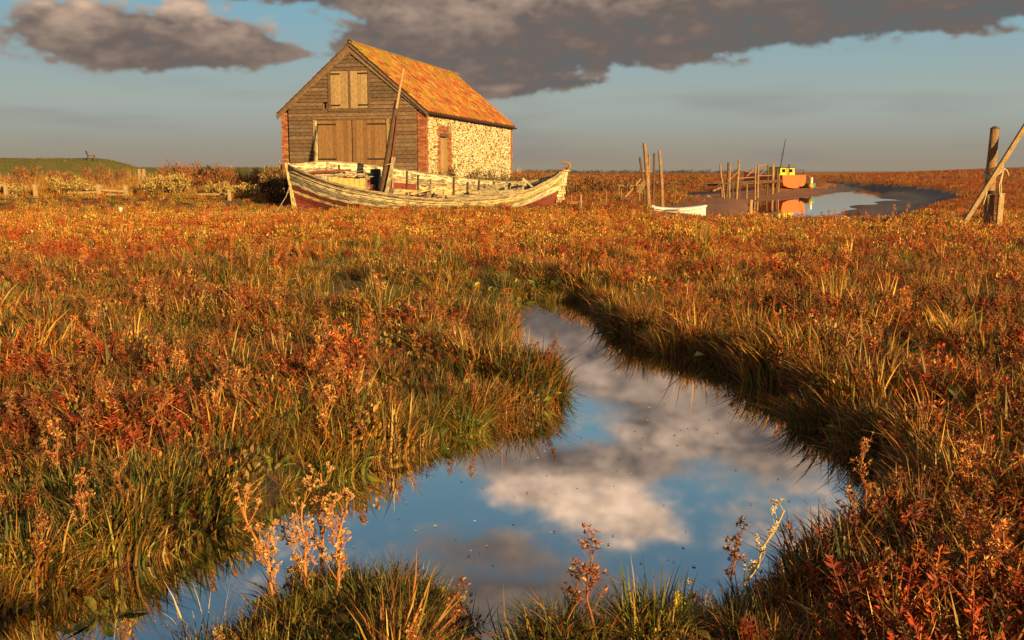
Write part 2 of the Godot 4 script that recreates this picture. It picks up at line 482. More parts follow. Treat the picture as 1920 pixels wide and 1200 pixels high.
func build_ground() -> void:
	var angles := []
	var an := -180.0
	while an < 179.9:
		angles.append(an)
		an += 0.4 if absf(an) < 44.0 else 4.0
	var radii := []
	var r := 0.5
	while r < 9000.0:
		radii.append(r)
		r *= 1.032 if r < 260.0 else 1.25
	var g := MB.new()
	var hs := []
	for a in angles:
		var row := []
		for q in radii:
			var x = sin(deg_to_rad(a)) * q
			var d = cos(deg_to_rad(a)) * q
			row.append(Vector3(x, height(x, d) if q < 1500.0 else 5.0 * smoothstep(0.28, 0.55, x / maxf(d, 1.0)), -d))
		hs.append(row)
	var m := MB.new()
	for i in angles.size():
		var ra = hs[i]
		var rb = hs[(i + 1) % angles.size()]
		for k in radii.size() - 1:
			var ctr: Vector3 = (ra[k] + rb[k + 1]) * 0.5
			var b = basin(ctr.x, -ctr.z)
			if b > 0.3:
				var f = n_mid.get_noise_2d(ctr.x * 0.8, ctr.z * 0.8)
				var right = smoothstep(0.0, 6.0, ctr.x - (14.5 + (-ctr.z - 50.0) * 0.29))
				var col = Color(0.27, 0.105, 0.04).lerp(Color(0.34, 0.14, 0.055), clampf(0.5 + f, 0, 1)).lerp(Color(0.115, 0.085, 0.078), right)
				m.quad(ra[k], rb[k], rb[k + 1], ra[k + 1], col)
			else:
				g.quad(ra[k], rb[k], rb[k + 1], ra[k + 1], ground_color(ctr.x, -ctr.z))
	# the hub under the photographer
	for i in angles.size():
		g.tri(Vector3(0, 0.02, 0), hs[(i + 1) % angles.size()][0], hs[i][0], Color(0.10, 0.055, 0.02))
	smooth(g); smooth(m)
	tag(put("ground", g.mesh(), M.ground, self), "brown saltmarsh ground between the plants", "", "", "structure")
	tag(put("mudflat", m.mesh(), M.mud, self), "wet brown mud of the creek bed and its banks", "", "", "structure")
	var w := MB.new()
	w.quad(Vector3(-14, WATER_POOL, -2.3), Vector3(14, WATER_POOL, -2.3), Vector3(14, WATER_POOL, -28.5), Vector3(-14, WATER_POOL, -28.5), Color.WHITE)
	tag(put("pool_water", w.mesh(), M.water, self), "still pool water that mirrors clouds and blue sky", "", "", "structure")
	var w2 := MB.new()
	w2.quad(Vector3(2, WATER_CREEK, -30), Vector3(90, WATER_CREEK, -30), Vector3(90, WATER_CREEK, -230), Vector3(2, WATER_CREEK, -230), Color.WHITE)
	tag(put("creek_water", w2.mesh(), M.water, self), "pale creek water that mirrors the orange boat", "", "", "structure")

# shared normals where faces meet (quads were added one by one)
func smooth(m: MB) -> void:
	var sum := {}
	for i in m.v.size():
		var k = Vector3i((m.v[i] * 500.0).round())
		sum[k] = sum.get(k, Vector3.ZERO) + m.n[i]
	for i in m.v.size():
		m.n[i] = sum[Vector3i((m.v[i] * 500.0).round())].normalized()

# ---------------------------------------------------------------- plants of the marsh
func vary(c: Color, k := 0.25) -> Color:
	var f = 1.0 + rng.randf_range(-k, k)
	return Color(c.r * f * (1.0 + rng.randf_range(-0.1, 0.1)), c.g * f, c.b * f)

func grass_mesh(sd: int, count: int, hgt: float, spread: float, lean: Vector3, cols: Array, wide := 0.0026) -> ArrayMesh:
	rng.seed = sd
	var m := MB.new()
	for i in count:
		var an = rng.randf() * TAU
		var r = sqrt(rng.randf()) * spread * 0.45
		var out = Vector3(cos(an), 0, sin(an))
		var p = out * r + Vector3(0, -0.03, 0)
		var h = hgt * rng.randf_range(0.45, 1.1)
		var bend = rng.randf_range(0.15, 1.0) * spread
		var dir = (out + Vector3(rng.randf_range(-0.7, 0.7), 0, rng.randf_range(-0.7, 0.7)) + lean).normalized()
		var pts := []
		var steps = 4
		for k in steps + 1:
			var t = float(k) / steps
			pts.append(p + Vector3(0, h * (t - 0.28 * t * t * bend / maxf(spread, 0.01)), 0) + dir * bend * t * t)
		var w = wide * rng.randf_range(0.7, 1.4)
		m.blade(pts, [w, w, w * 0.85, w * 0.55, 0.0], Vector3(-dir.z, 0, dir.x).rotated(Vector3.UP, rng.randf_range(-0.9, 0.9)), vary(cols[rng.randi() % cols.size()]))
	return m.mesh()

# sea-blite and glasswort: upright stems set with short fleshy leaves
func blite_mesh(sd: int, stems: int, hgt: float, cols: Array, leaf := 0.013, per := 46) -> ArrayMesh:
	rng.seed = sd
	var m := MB.new()
	for i in stems:
		var an = rng.randf() * TAU
		var out = Vector3(cos(an), 0, sin(an))
		var h = hgt * rng.randf_range(0.55, 1.1)
		var base = out * rng.randf() * hgt * 0.2 + Vector3(0, -0.02, 0)
		var tip = base + Vector3(0, h, 0) + out * h * rng.randf_range(0.05, 0.55)
		var col = vary(cols[rng.randi() % cols.size()], 0.3)
		m.tube([base, base.lerp(tip, 0.5) + out * h * 0.04, tip], [0.0022, 0.0018, 0.001], 3, col * 0.8, false)
		for k in per:
			var t = rng.randf_range(0.25, 1.0)
			var a2 = rng.randf() * TAU
			var up = rng.randf_range(0.2, 1.1)
			var dv = Vector3(cos(a2), up, sin(a2)).normalized()
			var p = base.lerp(tip, t) + Vector3(dv.x, 0, dv.z) * rng.randf() * h * 0.14 * (1.15 - t)
			var l = leaf * rng.randf_range(0.7, 1.8)
			m.blade([p, p + dv * l * 0.5, p + dv * l], [0.0004, l * 0.085 + 0.0009, 0.0], dv.cross(Vector3(sin(a2 * 3.0), 0.4, cos(a2 * 2.0))).normalized(), vary(col, 0.22))
	return m.mesh()

# sea purslane: a low bush of oval leaves
func purslane_mesh(sd: int, count: int, hgt: float, spread: float, cols: Array, leaf := 0.022) -> ArrayMesh:
	rng.seed = sd
	var m := MB.new()
	for i in 9:
		var an = rng.randf() * TAU
		var tip = Vector3(cos(an) * spread * rng.randf(), hgt * rng.randf_range(0.6, 1.0), sin(an) * spread * rng.randf())
		m.tube([Vector3(tip.x * 0.3, -0.02, tip.z * 0.3), tip * 0.6, tip], [0.003, 0.002, 0.001], 3, Color(0.16, 0.09, 0.035), false)
	for i in count:
		var an = rng.randf() * TAU
		var r = sqrt(rng.randf()) * spread
		var y = hgt * (0.25 + 0.75 * rng.randf()) * sqrt(maxf(0.1, 1.0 - 0.6 * r * r / (spread * spread)))
		var p = Vector3(cos(an) * r, y, sin(an) * r)
		var dv = Vector3(cos(an) * rng.randf_range(0.0, 0.9), rng.randf_range(0.3, 1.2), sin(an) * rng.randf_range(0.0, 0.9)).rotated(Vector3.UP, rng.randf_range(-1, 1)).normalized()
		var l = leaf * rng.randf_range(0.7, 1.5)
		m.blade([p, p + dv * l * 0.3, p + dv * l * 0.68, p + dv * l], [0.0006, l * 0.19, l * 0.2, 0.0], dv.cross(Vector3(rng.randf() - 0.5, 0.3, rng.randf() - 0.5)).normalized(), vary(cols[rng.randi() % cols.size()], 0.22))
	return m.mesh()

# sea-lavender and aster rosettes: long spoon-shaped leaves with a fold down the midrib
func leaf_mesh(sd: int, count: int, size: float, cols: Array) -> MB:
	rng.seed = sd
	var m := MB.new()
	for i in count:
		var an = TAU * (i + rng.randf() * 0.7) / count
		var out = Vector3(cos(an), 0, sin(an))
		var across = Vector3(-out.z, 0, out.x)
		var l = size * rng.randf_range(0.6, 1.15)
		var up = rng.randf_range(0.35, 1.25)
		var w = l * rng.randf_range(0.10, 0.15)
		var col = vary(cols[rng.randi() % cols.size()], 0.25)
		var twist = rng.randf_range(-0.5, 0.5)
		var prev := []
		var prof := [0.16, 0.2, 0.55, 0.95, 1.0, 0.62, 0.02]
		for k in 7:
			var t = k / 6.0
			var mid = out * l * (0.1 + t * (0.45 + 0.35 * t) / up * 0.7) + Vector3(0, l * up * (t - 0.42 * t * t) * 0.85 - 0.02, 0)
			var a2 = across.rotated(out, twist * t)
			var lift = Vector3(0, w * prof[k] * 0.35, 0)
			var cur = [mid - a2 * w * prof[k] + lift, mid, mid + a2 * w * prof[k] + lift]
			if k > 0:
				m.quad(prev[0], prev[1], cur[1], cur[0], col)
				m.quad(prev[1], prev[2], cur[2], cur[1], col)
			prev = cur
	return m

# a dead flowering stem: stalk, side branches, and heads of chaff; returns [stem, heads]
func stalk_mesh(sd: int, h: float, lean: Vector3, thick: float, cols: Array, full := 1.0) -> Array:
	rng.seed = sd
	var s := MB.new()
	var f := MB.new()
	var pts := []
	var rad := []
	for k in 7:
		var t = k / 6.0
		pts.append(Vector3(0, h * t - 0.03, 0) + lean * t * t + Vector3(rng.randf_range(-1, 1), 0, rng.randf_range(-1, 1)) * 0.012 * (1.0 if k > 0 else 0.0))
		rad.append(lerpf(thick, thick * 0.4, t))
	s.tube(pts, rad, 6, cols[0], true, 0.25, rng)
	# shrivelled leaves that still cling to the stem
	for b in int(46 * full):
		var t0 = rng.randf_range(0.08, 0.95)
		var q0: Vector3 = pts[int(t0 * 6.0)].lerp(pts[mini(int(t0 * 6.0) + 1, 6)], fmod(t0 * 6.0, 1.0))
		var a0 = rng.randf() * TAU
		var dv0 = Vector3(cos(a0), rng.randf_range(-0.9, 1.4), sin(a0)).normalized()
		var l0 = h * rng.randf_range(0.03, 0.085)
		var c0 = q0 + dv0 * l0 * 0.6
		f.blade([q0, c0, c0 + Vector3(dv0.x * 0.5, -0.6 + rng.randf(), dv0.z * 0.5) * l0 * 0.7], [l0 * 0.05, l0 * 0.16, 0.0], dv0.cross(Vector3(0.2, 0.6, rng.randf() - 0.5)).normalized(), vary(cols[1 + rng.randi() % (cols.size() - 1)], 0.3))
	var nb = int(17 * full)
	for b in nb:
		var t = rng.randf_range(0.3, 0.99)
		var p0: Vector3 = pts[int(t * 6.0)].lerp(pts[mini(int(t * 6.0) + 1, 6)], fmod(t * 6.0, 1.0))
		var an = rng.randf() * TAU
		var l = h * rng.randf_range(0.06, 0.2)
		var p1 = p0 + Vector3(cos(an) * l * 0.34, l * 0.6, sin(an) * l * 0.34)
		var p2 = p1 + Vector3(cos(an) * l * 0.18, l * 0.42, sin(an) * l * 0.18)
		s.tube([p0, p1, p2], [thick * 0.24, thick * 0.18, thick * 0.12], 4, vary(cols[0], 0.15), false)
		for q in 4:
			var e = p2.lerp(p1, q * 0.22) + Vector3(rng.randf_range(-1, 1), rng.randf_range(0, 1), rng.randf_range(-1, 1)) * 0.014
			s.tube([p1.lerp(p2, 0.6), e], [thick * 0.14, thick * 0.1], 3, cols[0], false)
			for z in int(9 * full) + 3:
				var dv = Vector3(rng.randf_range(-1, 1), rng.randf_range(-0.2, 1.2), rng.randf_range(-1, 1)).normalized()
				var ll = rng.randf_range(0.005, 0.014)
				f.blade([e, e + dv * ll * 0.55, e + dv * ll], [0.0009, ll * 0.17, 0.0], dv.cross(Vector3(0.3, 0.5, rng.randf())).normalized(), vary(cols[1 + rng.randi() % (cols.size() - 1)], 0.25))
	return [s.mesh(), f.mesh()]

const RUST := Color(0.29, 0.058, 0.012)
const ORANGE := Color(0.42, 0.145, 0.02)
const GOLD := Color(0.44, 0.255, 0.038)
const STRAW := Color(0.56, 0.39, 0.12)
const OLIVE := Color(0.185, 0.15, 0.016)
const GREEN := Color(0.105, 0.125, 0.012)
const DEEP := Color(0.05, 0.07, 0.008)
const BROWN := Color(0.15, 0.06, 0.018)

func build_marsh() -> void:
	var sets := {
		"grass": [], "short": [], "blite": [], "purslane": [], "leaf": [], "stalk": [], "reed": []}
	for k in 5: sets.grass.append(grass_mesh(100 + k, 54, 0.21, 0.17, Vector3(-0.15, 0, 0.1), [[OLIVE, GOLD, ORANGE, OLIVE, GREEN, BROWN], [OLIVE, GREEN, GREEN, DEEP, GOLD], [ORANGE, GOLD, BROWN, ORANGE, OLIVE], [OLIVE, GREEN, DEEP, BROWN, ORANGE], [GOLD, STRAW, OLIVE, BROWN, ORANGE]][k], 0.003))
	for k in 3: sets.short.append(grass_mesh(120 + k, 60, 0.07, 0.09, Vector3.ZERO, [GREEN, OLIVE, OLIVE, GOLD], 0.0032))
	for k in 5: sets.blite.append(blite_mesh(140 + k, 9, 0.17, [RUST, RUST, ORANGE, BROWN]))
	for k in 4: sets.purslane.append(purslane_mesh(160 + k, 95, 0.13, 0.11, [GOLD, OLIVE, STRAW, GREEN, ORANGE]))
	for k in 5: sets.leaf.append(leaf_mesh(180 + k, 6, 0.14, [GREEN, GREEN, DEEP, OLIVE, Color(0.33, 0.30, 0.05), Color(0.42, 0.36, 0.06)]).mesh())
	for k in 4:
		var sm = stalk_mesh(200 + k, 0.27, Vector3(0.03, 0, 0.02), 0.0036, [Color(0.36, 0.16, 0.06), STRAW, ORANGE, RUST], 0.8)
		sets.stalk.append(sm)
	for k in 3: sets.reed.append(grass_mesh(220 + k, 60, 0.75, 0.32, Vector3(-0.1, 0, 0.05), [GOLD, STRAW, GOLD, ORANGE], 0.007))
	var bag := {}     # [kind, variant] -> [transforms, colours]
	for kind in sets:
		for k in sets[kind].size(): bag[[kind, k]] = [[], []]
	rng.seed = 4242
	var zones := [[2.2, 7.0, 0.076, 1.05], [7.0, 15.0, 0.108, 1.2], [15.0, 33.0, 0.19, 1.3], [33.0, 60.0, 0.32, 1.75], [60.0, 150.0, 0.8, 2.8], [150.0, 420.0, 3.2, 6.0]]
	for z in zones:
		var s: float = z[2]
		var d: float = z[0]
		while d < z[1]:
			var half = d * 0.62 + (1.5 if d < 15.0 else 0.8)
			var x = -half
			while x < half:
				var px = x + rng.randf_range(-0.5, 0.5) * s
				var pd = d + rng.randf_range(-0.5, 0.5) * s
				x += s
				plant(bag, sets, px, pd, z[3])
			d += s
	# tufts that lean over the edge of the pool
	for i in pool_p.size():
		var a = pool_p[i]
		var b = pool_p[(i + 1) % pool_p.size()]
		var n = int(a.distance_to(b) / 0.019)
		for k in n:
			var p = a.lerp(b, (k + rng.randf()) / n)
			var nrm = Vector2((b - a).y, -(b - a).x).normalized()
			if Geometry2D.is_point_in_polygon(p + nrm * 0.05, pool_p): nrm = -nrm
			if n_mid.get_noise_2d(p.x * 3.4, p.y * 3.4) > 0.12 and rng.randf() < 0.25: continue
			p += nrm * rng.randf_range(-0.03, 0.18)
			if p.y < 2.5 or (p.y > 10.2 and p.x < 0.8 and rng.randf() < 0.9): continue
			var tint = Color(0.8, 0.92, 0.7).lerp(Color(1.15, 0.85, 0.6), clampf(0.5 + 1.2 * n_mid.get_noise_2d(p.x * 2.0, p.y * 2.0), 0, 1))
			if p.x > 0.6 and p.y > 4.0: tint = Color(1.35, 0.95, 0.6) * rng.randf_range(0.8, 1.2)
			add_plant(bag, "grass", rng.randi() % 5, p.x, p.y, rng.randf_range(0.4, 1.0) * clampf(0.98 + 1.0 * n_mid.get_noise_2d(p.x * 2.6 + 30.0, p.y * 2.6), 0.6, 1.35), tint * rng.randf_range(0.7, 1.05), Vector3(-nrm.x, 0, nrm.y) * rng.randf_range(0.0, 0.65))
			if rng.randf() < 0.05: add_plant(bag, "leaf", rng.randi() % 5, p.x, p.y, rng.randf_range(0.8, 1.2), Color(0.9, 1, 0.9))
			if rng.randf() < 0.035: add_plant(bag, "stalk", rng.randi() % 4, p.x, p.y, rng.randf_range(0.8, 1.2), Color(0.85, 0.7, 0.6))
	var label := {"grass": ["marsh_grass", "thin olive and golden saltmarsh grass all over the marsh"], "short": ["short_turf", "short green turf in patches on the marsh"],
		"blite": ["sea_blite", "rust red fleshy stems growing all over the marsh"], "purslane": ["sea_purslane", "low golden and olive small leaved plants across the marsh"],
		"leaf": ["leaf_rosettes", "broad green spoon shaped leaves scattered through the marsh grass"], "stalk": ["dead_flower_stems", "thin dead flower stems with dry heads scattered over the marsh"],
		"reed": ["tall_dry_grass", "tall pale gold grass in front of the sea wall"]}
	for kind in sets:
		var o := Node3D.new()
		o.name = label[kind][0]
		add_child(o)
		tag(o, label[kind][1], "grass" if kind in ["grass", "short", "reed"] else "plants", "", "stuff")
		for k in sets[kind].size():
			var e = bag[[kind, k]]
			if kind == "stalk":
				scatter("stem", sets[kind][k][0], M.dry, o, e[0], e[1])
				scatter("seed_head", sets[kind][k][1], M.leaf, o, e[0], e[1])
			else:
				scatter("tuft" if kind in ["grass", "short", "reed"] else "plant", sets[kind][k], M.leaf, o, e[0], e[1])

func add_plant(bag: Dictionary, kind: String, k: int, x: float, d: float, size: float, tint: Color, tip := Vector3.ZERO) -> void:
	var b = Basis(Vector3.UP, rng.randf() * TAU) * Basis(Vector3.RIGHT, rng.randf_range(-0.16, 0.16))
	if tip != Vector3.ZERO: b = Basis(Vector3.UP.cross(tip).normalized(), tip.length()) * b
	var sz = size * rng.randf_range(0.8, 1.2)
	bag[[kind, k]][0].append(Transform3D(b.scaled(Vector3(sz, sz * rng.randf_range(0.85, 1.15), sz)), Vector3(x, height(x, d), -d)))
	tint.a = 1.0
	bag[[kind, k]][1].append(tint)

const BOAT_AT := Vector3(-3.2, 0.0, -38.7)
const BARN_AT := Vector3(-6.88, 0.0, -44.3)
const BARN_YAW := 0.254

func plant(bag: Dictionary, sets: Dictionary, x: float, d: float, grow: float) -> void:
	if d < 13.5:
		if pool_sd(x, d) < -0.03: return
	elif d < 29.0 and pan_sd(x, d) < 0.0: return
	if Vector2((x - BOAT_AT.x) / 5.3, (d + BOAT_AT.z) / 1.5).length() < 1.0: return
	var lb = Vector2(x - BARN_AT.x, d + BARN_AT.z).rotated(BARN_YAW)   # local: x to the right, y to the back
	if absf(lb.x) < 3.6 and lb.y > -0.4 and lb.y < 15.0: return
	var b = basin(x, d)
	if b > 0.22 and rng.randf() < 0.6 + b: return
	if x < -7.0 and d > 34.6 and d < 37.5 and n_mid.get_noise_2d(x, d) > -0.15 and rng.randf() < 0.45: return     # bare path
	var nl = n_low.get_noise_2d(x * 3.2, d * 3.2)
	var nm = n_mid.get_noise_2d(x * 1.1 + 50.0, d * 1.1)
	var nf = n_fine.get_noise_2d(x * 0.8, d * 0.8)
	# what grows here
	var w := {"grass": 0.5, "short": 0.06, "blite": 0.22, "purslane": 0.10, "leaf": 0.11, "stalk": 0.05, "reed": 0.0}
	var tint = Color.WHITE
	var left = smoothstep(1.5, -1.0, x)
	if d < 15.0:
		w.blite += 0.9 * maxf(0.0, nm) + 0.6 * maxf(0.0, nl) - 0.05
		w.leaf += 0.10 * maxf(0.0, nf)
		w.purslane += 0.7 * maxf(0.0, -nm) * left
		w.grass += 0.4 * maxf(0.0, -nl)
		var near_pool = pool_sd(x, d)
		if d > 9.6 and near_pool < 0.9 and x < 0.7:
			w = {"short": 1.0, "grass": 0.12, "leaf": 0.1}
		elif near_pool < 0.45:
			w.grass += 0.8; w.leaf += 0.07; w.blite *= 0.4
		tint = Color(0.55, 0.52, 0.46).lerp(Color(1.15, 1.0, 0.85), left * clampf(0.5 + 1.3 * nf, 0, 1))
		if left < 0.5: tint = Color(0.68, 0.6, 0.45).lerp(Color(1.35, 1.05, 0.72), clampf(0.5 + 1.5 * nf, 0, 1))
		if d < 4.4 and x < -0.4: tint = Color(0.7, 0.8, 0.6); 
		if d < 4.4 and x < -0.4: w.grass += 0.8
		if d < 3.75 and x > -1.0 and x < 1.0: grow *= 0.62
		if x > 1.0 and d < 5.2: w.blite += 0.5; grow *= 1.15
	elif d < 20.0:
		w.blite = 0.45 + 0.5 * nl
		w.purslane = 0.22
		var band = n_low.get_noise_2d(x * 1.6 + 9.0, d * 9.0)
		w.blite += 1.4 * maxf(0.0, band)
		w.purslane += 0.9 * maxf(0.0, -band)
		tint = Color(1.0, 0.8, 0.55).lerp(Color(1.4, 1.2, 0.8), clampf(0.5 + 1.3 * nf, 0, 1))
		var turf = Vector2((x + 3.6) / 2.4, (d - 15.7) / 1.1).length()
		if turf < 1.0 + 0.5 * nm or (band < -0.2 and nm > -0.1):
			w = {"short": 1.0, "grass": 0.12, "blite": 0.05}
			tint = Color(1.0, 1.15, 0.8)
	elif d < 36.0:
		w.purslane = 0.62 + 0.4 * nm
		w.blite = 0.18 + 0.55 * maxf(0.0, nl) + (0.35 if x < -5.0 and d < 27.0 else 0.0)
		w.grass = 0.22
		w.leaf = 0.07
		var band2 = n_low.get_noise_2d(x * 1.3 + 70.0, d * 6.0)
		w.blite += 1.6 * maxf(0.0, band2)
		w.short += 1.2 * maxf(0.0, -band2 - 0.08)
		if d > 32.0: grow *= 0.7
		tint = Color(1.15, 0.9, 0.55).lerp(Color(1.6, 1.3, 0.85), clampf(0.55 + nf, 0, 1))
	elif x < -5.0 and d < 46.0:
		w = {"short": 0.8, "purslane": 0.3 + nm, "grass": 0.1, "blite": 0.15 + 0.3 * nl}
		tint = Color(1.3, 0.95, 0.5).lerp(Color(1.1, 1.0, 0.6), clampf(0.5 + nf, 0, 1))
		grow *= 0.8
	else:
		w = {"purslane": 0.35, "blite": 0.5, "grass": 0.3}
		tint = Color(1.0, 0.72, 0.5).lerp(Color(1.1, 0.95, 0.75), clampf(0.5 + nf, 0, 1))
		if x < -8.0 and d > 46.0:
			w = {"reed": 0.75, "grass": 0.2, "blite": 0.12}
			grow *= 0.42
			tint = Color(0.85, 0.75, 0.6)
			if d > 72.0: w = {"short": 1.0}; tint = Color(0.9, 1.0, 0.6); grow = 2.0
		elif x > 12.0: grow *= 0.65; tint = Color(1.0, 0.55, 0.3).lerp(Color(1.0, 0.7, 0.4), clampf(0.5 + nf, 0, 1))
	if nf < -0.27 and d > 3.0 and d < 30.0 and rng.randf() < 0.75: return          # bare gaps
	var total := 0.0
	for k in w: total += maxf(0.0, w[k])
	var pick = rng.randf() * total
	var kind := "grass"
	for k in w:
		pick -= maxf(0.0, w[k])
		if pick <= 0.0:
			kind = k
			break
	if kind == "leaf": tint = Color(1.1, 1.15, 0.9); grow *= 1.25
	if kind == "blite": tint = tint * Color(1.15, 0.95, 0.9)
	add_plant(bag, kind, rng.randi() % sets[kind].size(), x, d, grow * clampf(1.0 + 0.55 * nm + 0.5 * nf, 0.45, 1.15 if d < 4.8 else 1.6) * (1.45 if d > 4.8 and kind == "grass" and rng.randf() < 0.12 else 1.0), tint * rng.randf_range(0.75, 1.2))

# ---------------------------------------------------------------- the barn (local: x along the gable, y up, -z to the back)
const HW := 3.35       # half the width of the walls
const EAVE_X := 3.47
const EAVE_Y := 3.98
const RIDGE_Y := 6.90
const BARN_L := 14.6

func roof_y(x: float) -> float:
	return RIDGE_Y - (RIDGE_Y - EAVE_Y) * absf(x) / EAVE_X

func brick_variants() -> Array:
	var out := []
	rng.seed = 31
	for k in 6:
		var m := MB.new()
		var col = [Color(0.46, 0.13, 0.045), Color(0.52, 0.17, 0.055), Color(0.40, 0.10, 0.04), Color(0.50, 0.20, 0.08), Color(0.32, 0.085, 0.04), Color(0.55, 0.24, 0.10)][k]
		chamfered(m, Vector3(0.5, 0.5, 0.5), 0.06, col)
		out.append(m.mesh())
	return out

# a unit block centred on the origin with worn edges on its outer (+z) face
func chamfered(m: MB, h: Vector3, c: float, col: Color) -> void:
	var b = [Vector3(-h.x, -h.y, -h.z), Vector3(h.x, -h.y, -h.z), Vector3(h.x, h.y, -h.z), Vector3(-h.x, h.y, -h.z)]
	var e = [Vector3(-h.x, -h.y, h.z - c), Vector3(h.x, -h.y, h.z - c), Vector3(h.x, h.y, h.z - c), Vector3(-h.x, h.y, h.z - c)]
	var j = rng.randf_range(-0.03, 0.03)
	var f = [Vector3(-h.x + c, -h.y + c, h.z + j), Vector3(h.x - c, -h.y + c, h.z - j), Vector3(h.x - c, h.y - c, h.z), Vector3(-h.x + c, h.y - c, h.z)]
	m.quad(f[0], f[1], f[2], f[3], col)
	for k in 4:
		var n = (k + 1) % 4
		m.quad(b[k], b[n], e[n], e[k], col)
		m.quad(e[k], e[n], f[n], f[k], col)

# courses of bricks over a rectangle; o = lower left corner, ux = along, out = outward; skip(u, v) leaves openings
func lay_bricks(parent: Node, variants: Array, o: Vector3, ux: Vector3, out: Vector3, wid: float, hgt: float, toothed := false) -> void:
	var cb = Basis(ux, Vector3.UP, out)
	var course := 0.081
	var n = int(hgt / course)
	for r in n:
		var u = 0.0
		var w = wid
		if toothed and r % 6 < 3: w -= 0.11
		var first = true
		while u < w - 0.03:
			var l = 0.218
			if first and r % 2 == 1: l = 0.109
			first = false
			l = minf(l, w - u)
			var c = o + ux * (u + l * 0.5) + Vector3(0, (r + 0.5) * course, 0) + out * rng.randf_range(-0.004, 0.006)
			put("brick", variants[rng.randi() % variants.size()], M.masonry, parent, Transform3D(cb.scaled_local(Vector3(l - 0.012, course - 0.014, 0.06)), c))
			u += l

